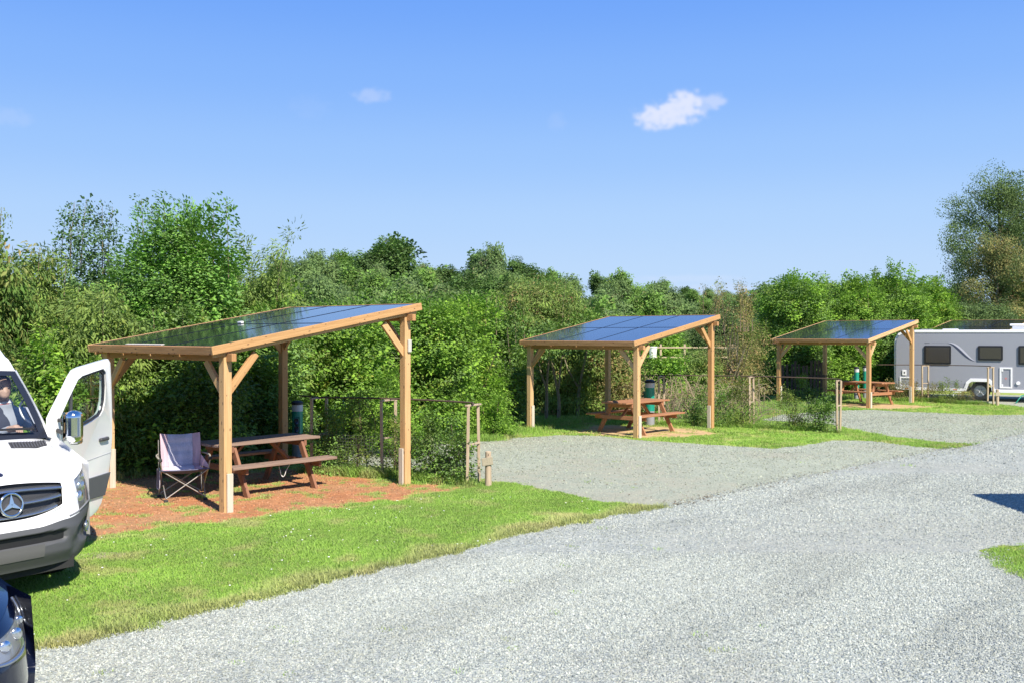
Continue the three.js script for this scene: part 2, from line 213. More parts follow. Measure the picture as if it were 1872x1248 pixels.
{ // short mown grass; longer and paler along the gravel edge
  const r = rng(91);
  const tuft = (n, spread, hgt, wid, lean, seed) => { const q = rng(seed), pos = [], idx = []; for (let k = 0; k < n; k++) { const a = q() * 6.283, d = Math.sqrt(q()) * spread, x = Math.cos(a) * d, z = Math.sin(a) * d, h = hgt * (.55 + .6 * q()), w = wid * (.7 + .6 * q()), f = q() * 6.283, l = lean * h * (.3 + q()), cx = Math.cos(f), cz = Math.sin(f), o = pos.length / 3; pos.push(x - cz * w, -.005, z + cx * w, x + cz * w, -.005, z - cx * w, x + cx * l * .35 - cz * w * .7, h * .6, z + cz * l * .35 + cx * w * .7, x + cx * l * .35 + cz * w * .7, h * .6, z + cz * l * .35 - cx * w * .7, x + cx * l, h, z + cz * l); idx.push(o, o + 1, o + 3, o, o + 3, o + 2, o + 2, o + 3, o + 4); } const g = new THREE.BufferGeometry(); g.setAttribute('position', new THREE.Float32BufferAttribute(pos, 3)); g.setIndex(idx); g.computeVertexNormals(); return g; };
  const near = tuft(18, .055, .027, .0026, 1.1, 1), far = tuft(14, .09, .036, .0045, .9, 2), long = tuft(16, .07, .11, .0035, .9, 3);
  const lists = [[], [], []];
  const put = (n, x0, x1, z0, z1, mode) => { for (let k = 0; k < n; k++) { const x = lerp(x0, x1, r()), z = lerp(z0, z1, r()); if (Math.abs(x) > -z * .56 + .4) continue; const isl = inside(island, x, z); if (!isl && gravelAt(x + .1 * n2(x * 3, z * 3), z + .1 * n2(x * 3 + 9, z * 3)) && r() > .0008) continue; if (!isl && dirtAt(x, z) > Math.pow(r(), 1.3) * .72 + .03) continue; lists[mode].push([x, z]); } };
  put(95000, -5.4, 2.2, -15.6, -6.6, 0); put(9000, 4.7, 7.9, -11.1, -8.3, 0);
  put(60000, -8.5, 11, -34, -15, 1); put(18000, 8, 20, -36, -20, 1);
  for (let i = 1; i < roadLeft.length - 1; i++) for (let k = 0; k < 26; k++) { const t = r(), o = (r() - .15) * .25; lists[2].push([lerp(roadLeft[i][0], roadLeft[i + 1][0], t) - o * .7, lerp(roadLeft[i][1], roadLeft[i + 1][1], t) - o * .5, 1]); }
  // long grass along hedge foot and fence feet
  const feet = [[[-8.5, -14.6], [-6.6, -16.3], [-4.6, -18.2], [-3.4, -19.8], [-.6, -21.9], [.6, -25], [1.5, -26.6], [3.4, -27], [5.4, -27.6], [7.6, -29], [9.2, -33.5], [12.9, -37], [14, -36.5]], [[-3.35, -16.55], [-2.1, -15.95], [-.68, -15.1]], [[3.75, -25.25], [5.88, -24.45], [7.6, -23.2]], [[12.9, -34.5], [14.05, -33.95], [15.4, -32.1]]];
  for (const [fi, L] of feet.entries()) for (let i = 0; i < L.length - 1; i++) { const len = Math.hypot(L[i + 1][0] - L[i][0], L[i + 1][1] - L[i][1]), n = Math.round(len * (fi ? 240 : 130)); for (let k = 0; k < n; k++) { const t = r(), s = (r() + r() - 1) * (fi ? .3 : .7); lists[2].push([lerp(L[i][0], L[i + 1][0], t) + s, lerp(L[i][1], L[i + 1][1], t) + s * .6 + (r() - .5) * .3]); } }
  const gm = MP([1, 1, 1], .7, { transmission: .3, thickness: 0 }); gm.roughness = .95;
  const m4 = new THREE.Matrix4(), q = new THREE.Quaternion(), up = V(0, 1, 0), c = new THREE.Color(), names = ['mown_grass', 'lawn_grass', 'long_grass'], labels = ['short bright green mown grass beside the road', 'short green grass around the farther pitches', 'longer grass and weeds along the hedge foot and fences'];
  [near, far, long].forEach((geo, k) => {
    const im = new THREE.InstancedMesh(geo, gm, lists[k].length);
    lists[k].forEach(([x, z, low], i) => {
      const edge = k === 0 || low ? smooth(.5, .05, edgeDist(roadPoly, x, z) + .25 * n2(x, z)) : 0, dry = clamp(smooth(.18, .6, fbm(x * .8 + 40, z * .8, 3)) * .8 + edge * .75 + (r() < .06 ? .8 : 0) + (low ? 0 : .5 * smooth(.02, .3, dirtAt(x, z)))), s = (.65 + .7 * r()) * (low ? .5 : 1) * (1 + .35 * edge) * (1 + .25 * n2(x * .6, z * .6));
      q.setFromAxisAngle(up, r() * 6.283); m4.compose(V(x, 0, z), q, V(s, s * (.8 + .4 * r()), s)); im.setMatrixAt(i, m4);
      const b = .8 + .4 * r() + .25 * fbm(x * .5, z * .5 + 20, 3); c.setRGB(lerp(.275, .45, dry) * b, lerp(.455, .45, dry) * b, lerp(.062, .17, dry) * b); im.setColorAt(i, c);
    });
    im.name = names[k]; im.castShadow = im.receiveShadow = true; tag(im, labels[k], 'grass', null, 'stuff'); scene.add(im);
  });
  console.log('grass', lists.map(l => l.length));
}
{ // pale flat slab at the van's corner
  const g = extr([[-.30, -.10], [-.05, -.19], [.12, -.13], [.28, -.15], [.31, .04], [.18, .11], [.05, .17], [-.12, .12], [-.29, .08]], .02, .006).rotateX(-Math.PI / 2);
  const s = part('stone_slab', g, M([.31, .255, .185], .95, { bumpMap: woodBump, bumpScale: .006 }), scene); s.position.set(-4.32, -.012, -10.25); s.rotation.y = .3; tag(s, 'pale flat stone slab in the earth beside the van bumper', 'slab');
}

{ // fallen leaves and twigs blown over the pitches
  const r = rng(313), g = new THREE.BufferGeometry(); g.setAttribute('position', new THREE.Float32BufferAttribute([0, 0, -1, .45, .12, 0, 0, .02, 0, -.45, .15, 0, .05, .1, 1], 3)); g.setIndex([0, 2, 1, 0, 3, 2, 2, 4, 1, 2, 3, 4]); g.computeVertexNormals();
  const im = new THREE.InstancedMesh(g, M(0xffffff, .9), 2100), q = new THREE.Quaternion(), e = new THREE.Euler(), m4 = new THREE.Matrix4(), c = new THREE.Color(); let n = 0;
  const seam = [[2.13, -13.17], ...roadBay.slice(0, 6)];
  while (n < 2100) { let z = -lerp(10, 30, r()), x = lerp(-5, 14, r()), on = inside(bay2, x, z) || inside(bay3, x, z); if (n > 1300) { const k = Math.floor(r() * 6), f = r(), o = (r() + r() + r() - 1.5) * .22; x = lerp(seam[k][0], seam[k + 1][0], f) + o; z = lerp(seam[k][1], seam[k + 1][1], f) + o * .4; on = true; } if (!on && !(inside(dirtA, x, z) || (inside(roadPoly, x, z) && r() < .05))) continue; const s = .012 + .022 * r() * r(); q.setFromEuler(e.set((r() - .5) * .5, r() * 6.3, (r() - .5) * .5)); m4.compose(V(x, .018, z), q, V(s, s, s)); im.setMatrixAt(n, m4); const b = .4 + r() * .8; c.setRGB(.16 * b, .11 * b, .06 * b); im.setColorAt(n++, c); }
  im.name = 'fallen_leaves'; im.castShadow = im.receiveShadow = true; tag(im, 'small brown fallen leaves scattered on the gravel and earth', 'leaves', null, 'stuff'); scene.add(im);
}

{ // crumbs of earth on the bare ground, and daisies in the lawn
  const r = rng(414), q = new THREE.Quaternion(), e = new THREE.Euler(), m4 = new THREE.Matrix4(), c = new THREE.Color(), at = [];
  for (let k = 0; k < 60000 && at.length < 9000; k++) { const x = lerp(-7, -.5, r()), z = lerp(-17, -9.8, r()); if (dirtAt(x, z) > .4 + .4 * r()) at.push([x, z]); }
  const im = new THREE.InstancedMesh(new THREE.DodecahedronGeometry(1, 0), M(0xffffff, .95), at.length);
  at.forEach(([x, z], i) => { const s = .004 + .011 * r() ** 3; q.setFromEuler(e.set(r() * 6.3, r() * 6.3, r() * 6.3)); m4.compose(V(x, s * .3, z), q, V(s * 1.3, s * .8, s)); im.setMatrixAt(i, m4); const b = .6 + r() * .5, t = r(); c.setRGB(lerp(.44, .48, t) * b, lerp(.19, .27, t) * b, lerp(.085, .16, t) * b); im.setColorAt(i, c); });
  im.name = 'earth_crumbs'; im.castShadow = im.receiveShadow = true; tag(im, 'small crumbs of orange earth on the bare ground', 'earth', null, 'stuff'); scene.add(im);
  const d = new THREE.InstancedMesh(new THREE.SphereGeometry(1, 7, 4), M([.78, .78, .74], .8), 70); let n = 0;
  while (n < 70) { const x = lerp(-4.6, 1.5, r()), z = lerp(-14, -7.3, r()); if (gravelAt(x, z) || dirtAt(x, z) > .2 || n2(x * .5, z * .5) < -.1) continue; const s = .006 + .006 * r(); m4.compose(V(x, .03, z), q.identity(), V(s, s * .5, s)); d.setMatrixAt(n++, m4); }
  d.name = 'daisies'; d.castShadow = d.receiveShadow = true; tag(d, 'tiny white daisies dotted over the near lawn', 'flowers', null, 'stuff'); scene.add(d);
}

// ------------------------------------------------------------------ timber canopies roofed with solar panels
const CW = 3.13, CD = 3.137, SL = .1745, roofY = z => 2.139 + SL * (.265 - z), slopeA = Math.atan(SL);
function canopy(pos, turn, label, extras = 0) {
  const t = thing('solar_canopy', label, 'canopy', pos, turn, 'solar canopies along the pitches');
  const wr = rng(Math.round(pos[0] * 100 + 9000)), Ps = [mat.pine, mat.pineA, mat.pineB], Q = mat.pine2, sl = (g, z, y) => g.rotateX(slopeA).translate(0, y, z);
  const postAt = [[0, 0], [-CW, 0], [0, -CD], [-CW, -CD]];
  for (const [x, z] of postAt) { const h = roofY(z) - .115; part('post', plank(.118, h + .05, .118, .006).translate(x, (h - .05) / 2, z), Ps[Math.floor(wr() * 3)], t); }
  // boards covering the cables at the post feet
  for (const [x, z, ax, h] of [[0, 0, 1, .52], [-CW, 0, 1, .6], [0, -CD, 0, .58]]) part('cable_cover', plank(ax ? .026 : .088, h, ax ? .088 : .026, .004).translate(x + (ax ? .075 : -.012), h / 2 - .02, z + (ax ? -.016 : .075)), mat.board, t);
  for (const z of [0, -CD]) { const y = roofY(z) - .185; part('beam', plank(CW + .38, .1, .07, .005).translate(-CW / 2, y, z - .01), Q, t); }
  // knee braces
  const br = (a, b) => part('brace', barGeo(a, b, .045, .1), Ps[Math.floor(wr() * 3)], t);
  for (const [x, s] of [[0, -1], [-CW, 1]]) for (const z of [0, -CD]) { const y = roofY(z) - .24; br([x + s * .02, y - .44, z + .002], [x + s * .44, y - .0, z + .002]); }
  for (const x of [0, -CW]) { const y0 = roofY(0) - .24, y1 = roofY(-CD) - .24; br([x - .002, y0 - .42, -.02], [x - .002, y0 + .10, -.46]); br([x - .002, y1 - .50, -CD + .02], [x - .002, y1 - .04, -CD + .44]); }
  const zl = .265, zh = -3.374, mid = (zl + zh) / 2, len = (zl - zh) / Math.cos(slopeA), ym = roofY(mid), X0 = -CW - .121, X1 = .121;
  for (const [i, x] of [X1 - .085, -.8, -1.565, -2.33, X0 + .085].entries()) part('rafter', sl(plank(.045, .095, len - .12, .004), mid, ym - .105).translate(x, 0, 0), i % 2 ? Q : Ps[Math.floor(wr() * 3)], t);
  for (const x of [X0, X1]) part('fascia_board', sl(plank(.038, .108, len, .004), mid, ym - .052).translate(x + (x < -1 ? .019 : -.019), 0, 0), Ps[Math.floor(wr() * 3)], t);
  for (const z of [zl - .021, zh + .021]) part('fascia_board', sl(plank(X1 - X0 - .08, .106, .038, .004), z, roofY(z) - .054).translate((X0 + X1) / 2, 0, 0), Q, t);
  const pw = (X1 - X0 - .084) / 3, pl = (len - .09) / 2;
  for (let i = 0; i < 3; i++) for (let j = 0; j < 2; j++) {
    const x = X0 + .042 + pw * (i + .5), s = (j - .5) * pl, z = mid + s * Math.cos(slopeA), y = ym - s * Math.sin(slopeA) - .02;
    const p = part('solar_panel', sl(box(pw - .012, .03, pl - .012, .002), z, y).translate(x, 0, 0), mat.panel, t);
    const fr = .011, a = pw - .010, b = pl - .010, f = [bx(a, .036, fr, 0, 0, b / 2), bx(a, .036, fr, 0, 0, -b / 2), bx(fr, .036, b, a / 2, 0, 0), bx(fr, .036, b, -a / 2, 0, 0)];
    part('panel_frame', sl(merge(f), z, y + .0015).translate(x, 0, 0), mat.panelFrame, p);
  }
  if (extras) { // small pale fixings on the near roof and a plate on the tall post
    part('roof_clip', sl(bx(.10, .03, .05), -1.62, roofY(-1.62) + .012).translate(-2.12, 0, 0), mat.white, t);
    part('edge_trim', sl(bx(1.0, .012, .05), .2, roofY(.2) + .006).translate(-1.7, 0, 0), M([.6, .56, .5], .5), t);
    part('wall_box', bx(.03, .19, .07, .076, 2.12, -CD - .02, .008), M([.5, .48, .43], .6), t);
  }
  return t;
}
canopy([-3.71, 0, -12.849], -.723, 'pine canopy with dark solar panel roof beside the white van, nearest one', 1);
canopy([2.762, 0, -21.962], -.736, 'pine canopy with bright blue reflecting solar panels, middle of the row');
canopy([11.12, 0, -30.951], -.791, 'pine canopy with half dark half blue panels beside the grey caravan');
canopy([19.6, .14, -39.9], -.791, 'solar canopy roof showing above the caravan roof');

// ------------------------------------------------------------------ picnic tables
function picnic(pos, turn, label, wood, top) {
  const t = thing('picnic_table', label, 'picnic table', pos, turn, 'picnic tables under the canopies');
  const L = 1.78, H = .74;
  for (let i = 0; i < 5; i++) part('top_plank', plank(.138, .038, L, .006).translate((i - 2) * .145, H - .019, (i % 2 - .5) * .012), top, t);
  for (const s of [-1, 1]) for (let k = 0; k < 2; k++) part('seat_plank', plank(.125, .038, L, .006).translate(s * (.60 + k * .132), .44, (k - .5) * .01), top, t);
  for (const z of [-.58, .58]) {
    for (const s of [-1, 1]) part('leg', barGeo([s * .66, -.02, z], [s * .27, H - .04, z], .045, .095, V(1, 0, 0)), wood, t);
    part('seat_bearer', plank(1.44, .09, .045, .005).translate(0, .374, z + .047 * Math.sign(z)), wood, t);
    part('top_bearer', plank(.70, .09, .045, .005).translate(0, H - .086, z + .047 * Math.sign(z)), wood, t);
    part('brace', barGeo([0, .40, z - Math.sign(z) * .03], [0, H - .05, z - Math.sign(z) * .36], .07, .04), wood, t);
  }
  return t;
}
picnic([-3.82, 0, -14.86], -.74, 'weathered brown picnic table with grey top beside the camping chair', mat.table, mat.tableTop);
picnic([2.93, 0, -23.45], -.74, 'orange brown picnic table under the middle canopy', mat.tableRed, mat.tableRed);
picnic([11.62, 0, -32.7], .62, 'reddish picnic table under the canopy nearest the caravan', mat.tableRed, mat.tableRed);
{ const r = part('hanging_cord', tube([[-.045, .09, 0], [-.03, .03, 0], [0, .0, 0], [.03, .035, 0], [.042, .08, 0]], .006, 14, 6), mat.white, scene); r.position.set(-3.33, .23, -14.43); r.rotation.y = -.2; tag(r, 'short white cord loop hanging below the near picnic bench', 'cord');
  r.geometry = merge([r.geometry, rod([-.045, .09, 0], [-.1, .19, -.05], .004, 5), rod([.042, .08, 0], [.09, .19, -.05], .004, 5)]); }

// ------------------------------------------------------------------ folding camping chair
{
  const t = thing('camping_chair', 'folding camping chair in lilac grey fabric standing before the picnic table', 'chair', [-4.62, 0, -13.93], .46);
  const weave = (() => { const a = periodic(128, 128, [64, 64], 301), b = periodic(128, 128, [6, 6], 302); return tex(128, 128, (i, j) => { const v = .84 + .1 * a(i, j) + .1 * b(i, j); return [v, v, v]; }); })();
  const lilac = M([.56, .56, .68], .9, { map: weave }), pink = M([.66, .46, .52], .9, { map: weave }), edge = M([.10, .10, .17], .85), pale = M([.50, .48, .56], .9, { map: weave });
  const fr = M([.42, .39, .35], .4, { metalness: .7 }), foot = M([.03, .03, .035], .6);
  const FL = [-.26, .05, .27], FR = [.26, .05, .27], BL = [-.29, .05, -.22], BR = [.29, .05, -.22];
  const sFL = [-.30, .42, .24], sFR = [.30, .42, .24], sBL = [-.27, .40, -.2], sBR = [.27, .40, -.2];
  for (const [a, b] of [[FL, sFR], [FR, sFL], [BL, sBR], [BR, sBL], [FL, [-.29, .42, -.18]], [BL, [-.31, .42, .2]], [FR, [.29, .42, -.18]], [BR, [.31, .42, .2]]]) part('leg', rod(a, b, .0085), fr, t);
  for (const p of [FL, FR, BL, BR]) part('foot', box(.055, .035, .06, .008).translate(p[0], .017, p[2]), foot, t);
  for (const s of [-1, 1]) {
    part('back_pole', rod([s * .29, .06, -.22], [s * .285, .80, -.34], .0085), fr, t);
    const a = part('arm_rest', tube([[s * .30, .60, -.29], [s * .34, .605, -.1], [s * .35, .60, .1], [s * .33, .575, .24]], .012, 14, 8), M([.36, .33, .27], .7), t);
    part('arm_joint', box(.05, .045, .05, .012).translate(s * .33, .575, .24), foot, a);
    part('arm_strut', rod([s * .33, .56, .24], [s * .305, .42, .24], .008), fr, t);
  }
  // curved seat shell: padded panels with stitched folds
  const shell = (u0, u1, off = 0, puff = 0) => gridGeo(14, 44, (u, v) => {
    const U = lerp(u0, u1, u), s = v; let y, z, w;
    if (s < .42) { const k = s / .42; z = lerp(.27, -.19, k); y = .432 - .075 * Math.sin(Math.PI * Math.min(1, k * 1.05)) * (1 - .5 * U * U); w = lerp(.32, .26, k); }
    else { const k = (s - .42) / .58; z = lerp(-.19, -.335, k) - .03 * Math.sin(Math.PI * k) * (1 - U * U) + .09 * U * U * smooth(.05, .7, k) * (1 - .25 * k); y = lerp(.39, .865, k) + .028 * U * U * k; w = lerp(.26, .275, smooth(.1, .6, k)); }
    const q = puff * Math.abs(Math.sin(s * 22)) * (1 - U * U * .6); return [U * w, y + q * (s < .42 ? 1 : .2) + off, z + q * (s < .42 ? 0 : 1) + off];
  });
  part('seat_shell', [shell(-1, 1, -.006)], edge, t);
  part('padded_middle', [shell(-.62, .62, .004, .014)], lilac, t);
  part('side_panel', [shell(-.99, -.61, .003)], pink, t); part('side_panel', [shell(.61, .99, .003)], pink, t);
  part('seat_piping', [tube([[-.32, .435, .27], [-.1, .428, .285], [.1, .428, .285], [.32, .435, .27]], .008), tube([[-.32, .435, .27], [-.29, .41, 0], [-.26, .395, -.19]], .008), tube([[.32, .435, .27], [.29, .41, 0], [.26, .395, -.19]], .008)], edge, t);
  for (const s of [-1, 1]) part('side_wing', gridGeo(6, 6, (u, v) => [s * lerp(.265, .315, v), lerp(lerp(.43, .62, u), .44, v * .8), lerp(-.2, .2, v) - .1 * u * (1 - v)]), s < 0 ? pale : pink, t);
  part('side_pocket', gridGeo(8, 8, (u, v) => [-.32 - .03 * Math.sin(Math.PI * u) * (1 - v * .3), lerp(.42, .17, v) + .02 * Math.cos(6 * u) * v, lerp(-.13, .13, u)]), edge, t);
  part('pocket_binding', tube([[-.325, .42, -.13], [-.33, .17, -.13], [-.34, .165, 0], [-.33, .17, .13], [-.325, .42, .13]], .006, 24), pale, t);
  part('logo_patch', bx(.028, .034, .003, -.13, .80, -.335, .001), M([.09, .09, .16], .8), t);
}

// ------------------------------------------------------------------ electric hook-up pillars
function pillar(pos, turn, label, r = .095, H = 1.1) {
  const t = thing('hookup_pillar', label, 'power pillar', pos, turn, 'electric hook-up pillars');
  const oct = (a, y0, y1, k = 1) => new THREE.CylinderGeometry(a * k, a, y1 - y0, 24).translate(0, (y0 + y1) / 2, 0);
  const green = MP([.01, .27, .19], .35, { clearcoat: .5, clearcoatRoughness: .2 });
  part('base', oct(r * .98, -.04, .36), M([.27, .27, .30], .6), t);
  const b = part('body', oct(r, .36, H - .18), green, t);
  part('white_band', oct(r * 1.01, H - .18, H - .06), M([.58, .58, .61], .5), t);
  part('cap', [oct(r * 1.1, H - .06, H - .03), new THREE.SphereGeometry(r * 1.1, 20, 8, 0, 6.3, 0, 1.57).scale(1, .45, 1).translate(0, H - .03, 0)], M([.02, .02, .026], .5), t);
  part('socket_plate', bx(r * 1.2, .30, .02, 0, H - .42, r * .98, .006), M([.03, .22, .16], .5), t);
  for (const y of [H - .36, H - .50]) { const s = part('socket', [bx(r * .8, .085, .05, 0, y, r + .02, .012), rod([0, y - .02, r + .04], [0, y - .05, r + .09], .026, 12)], M([.03, .045, .075], .5), t); part('socket_flap', bx(r * .72, .035, .03, 0, y + .045, r + .045, .008), M([.015, .02, .03], .4), s); }
  return t;
}
pillar([-3.86, 0, -17.85], .1, 'green power pillar with white band behind the nearest canopy post', .098, 1.1);
pillar([3.5, 0, -25.2], -2.2, 'plain green round power pillar behind the middle picnic table', .12, 1.13);
pillar([12.32, 0, -35.5], -2.0, 'left one of the two green power pillars by the caravan', .085, 1.13);
pillar([12.72, 0, -35.75], .9, 'right one of the two green power pillars, its sockets showing', .085, 1.16);

// ------------------------------------------------------------------ double post fences with wire netting
function fence(frames, label, ext) {
  const A = V(frames[0][0], 0, frames[0][1]), t = thing('wire_fence', label, 'fence', A.toArray(), 0, 'planted wire fences between pitches'), r = rng(Math.round(A.x * 100 + 5000));
  const F = frames.map(([x, z]) => [x - A.x, z - A.z]), last = F[F.length - 1], dx = last[0], dz = last[1], L = Math.hypot(dx, dz), nx = -dz / L * -1, nz = -dx / L; // back normal
  const bxn = [-(dz) / L, dx / L], s = bxn[1] > 0 ? -1 : 1, N = [bxn[0] * s * .36, bxn[1] * s * .36];
  for (const [x, z] of F) {
    const lean = () => (r() - .5) * .04, h = 1.21 + (r() - .5) * .03;
    part('stake', barGeo([x, -.05, z], [x + lean(), h, z + lean()], .055, .045, V(1, 0, 0)), mat.stake, t);
    part('stake', barGeo([x + N[0], -.05, z + N[1]], [x + N[0] + lean(), h, z + N[1] + lean()], .055, .045, V(1, 0, 0)), mat.stake, t);
    part('cross_bar', barGeo([x - N[0] * .08, h + .012, z - N[1] * .08], [x + N[0] * 1.08, h + .012, z + N[1] * 1.08], .05, .028), mat.stake, t);
    part('cross_bar', barGeo([x, .62, z], [x + N[0], .62, z + N[1]], .045, .025), mat.stake, t);
  }
  const p0 = ext ? [ext[0] - A.x, 1.235, ext[1] - A.z] : [F[0][0], 1.235, F[0][1]];
  part('top_rail', tube([p0, ...F.map(([x, z], i) => [x + N[0] * .5, 1.245 + .01 * (i % 2), z + N[1] * .5]), [last[0] + dx / L * .08, 1.238, last[1] + dz / L * .08]], .014, 40, 6), mat.rust, t);
  // netting: thin welded wires on both faces
  const wires = []; const th = .0016;
  for (const k of [0, 1]) for (let i = 0; i < F.length - 1; i++) {
    const a = [F[i][0] + N[0] * k, F[i][1] + N[1] * k], b = [F[i + 1][0] + N[0] * k, F[i + 1][1] + N[1] * k], l = Math.hypot(b[0] - a[0], b[1] - a[1]);
    for (let y = .05; y < .66; y += .05) wires.push(rod([a[0], y, a[1]], [b[0], y, b[1]], th, 3));
    for (let d = .05; d < l; d += .05) { const f = d / l, x = lerp(a[0], b[0], f), z = lerp(a[1], b[1], f); wires.push(rod([x, 0, z], [x, .66, z], th, 3)); }
  }
  part('wire_netting', wires, mat.wire, t, 'stuff');
  return t;
}
fence([[-3.33, -16.5], [-2.09, -16.0], [-.68, -15.06]], 'stake and netting fence full of leaves behind the nearest canopy', [-3.7, -17.3]);
fence([[3.75, -25.3], [5.88, -24.55], [7.6, -23.2]], 'stake and netting fence with brambles right of the middle canopy', [3.2, -25.5]);
fence([[14.05, -34.0], [15.4, -32.15]], 'stake and rail fence before the grey caravan', [12.6, -34.6]);
function bollard(pos, turn, label) {
  const t = thing('marker_post', label, 'post', pos, turn, 'short pitch marker posts');
  part('post', [new THREE.CylinderGeometry(.046, .052, .54, 16).translate(0, .25, 0), new THREE.SphereGeometry(.046, 16, 6, 0, 6.3, 0, 1.57).scale(1, .35, 1).translate(0, .52, 0)], mat.stake, t);
  part('number_plate', bx(.17, .12, .018, .02, .385, .055, .006).rotateZ(.12), mat.pale, t);
}
bollard([-.36, 0, -15.02], .25, 'short round marker post with pale plate at the near fence end');
bollard([15.62, 0, -31.95], .25, 'short round marker post with pale plate before the caravan');
{ // old timber pales leaning in the shade behind the third canopy
  const t = thing('paling_fence', 'dark old wooden pales behind the canopy nearest the caravan', 'fence', [9.7, 0, -35.4], -.1), r = rng(404);
  for (let i = 0; i < 11; i++) part('pale', barGeo([i * .13 + (r() - .5) * .03, -.05, (r() - .5) * .06], [i * .13 + (r() - .5) * .12, 1.15 + .3 * r(), (r() - .5) * .1 - .05], .085, .02, V(0, 0, 1)), mat.paling, t);
  part('rail', barGeo([-.1, .8, -.07], [1.5, .82, -.07], .04, .07), mat.paling, t);
}
{ // post and rail fence far behind, with a white box on it
  const t = thing('rail_fence', 'pale post and rail fence far behind the middle canopy', 'fence', [5.4, 0, -43], .06);
  for (let i = 0; i < 5; i++) part('post', plank(.08, 1.92, .08).translate(i * 1.05, .9, 0), mat.stake, t);
  for (const y of [1.72, 1.3]) part('rail', plank(.03, .06, 4.6).rotateY(Math.PI / 2).translate(2.1, y, .07), mat.stake, t);
  const b = thing('white_bin', 'white plastic bin on the fence behind the middle canopy', 'bin', [6.05, 1.28, -42.6], .3); part('body', new THREE.CylinderGeometry(.17, .14, .44, 18).translate(0, .22, 0), mat.white, b); part('lid', new THREE.CylinderGeometry(.185, .185, .05, 18).translate(0, .46, 0), mat.white, b); part('bracket', bx(.06, 1.3, .06, 0, -.63, -.1), mat.pale, b);
  const w = thing('white_basin', 'small white bowl on a thin post beyond the middle canopy', 'bowl', [9.3, 1.58, -42.2], 0); part('bowl', new THREE.LatheGeometry([[.02, 0], [.2, .02], [.3, .13], [.27, .13], [.18, .05], [.02, .03]].map(p => new THREE.Vector2(...p)), 20), mat.white, w); part('stand', new THREE.CylinderGeometry(.03, .04, 1.6, 8).translate(0, -.78, 0), mat.pale, w);
}

// ------------------------------------------------------------------ grey caravan
const glassDark = MP([.02, .022, .024], .06, { clearcoat: 1, clearcoatRoughness: .03 });
function wheelParts(parent, x, y, z, r, w, rimMat, axis = 'z') { // wheel > tyre, rim
  const g = new THREE.Group(); g.name = 'wheel'; g.position.set(x, y, z); if (axis === 'x') g.rotation.y = Math.PI / 2; parent.add(g);
  part('tyre', new THREE.LatheGeometry([[r * .62, -w / 2], [r * .93, -w / 2], [r, -w * .32], [r, w * .32], [r * .93, w / 2], [r * .62, w / 2]].map(p => new THREE.Vector2(...p)), 36).rotateX(Math.PI / 2), mat.rubber, g);
  const rim = [new THREE.CylinderGeometry(r * .64, r * .64, w * .5, 30, 1, true).rotateX(Math.PI / 2), new THREE.CylinderGeometry(r * .15, r * .15, w * .7, 16).rotateX(Math.PI / 2), new THREE.CircleGeometry(r * .62, 30).translate(0, 0, -.02)];
  for (let k = 0; k < 5; k++) rim.push(bx(r * .12, r * .52, .03, 0, r * .36, w * .3, .008).rotateZ(k * 1.2566));
  part('rim', rim, rimMat, g); return g;
}
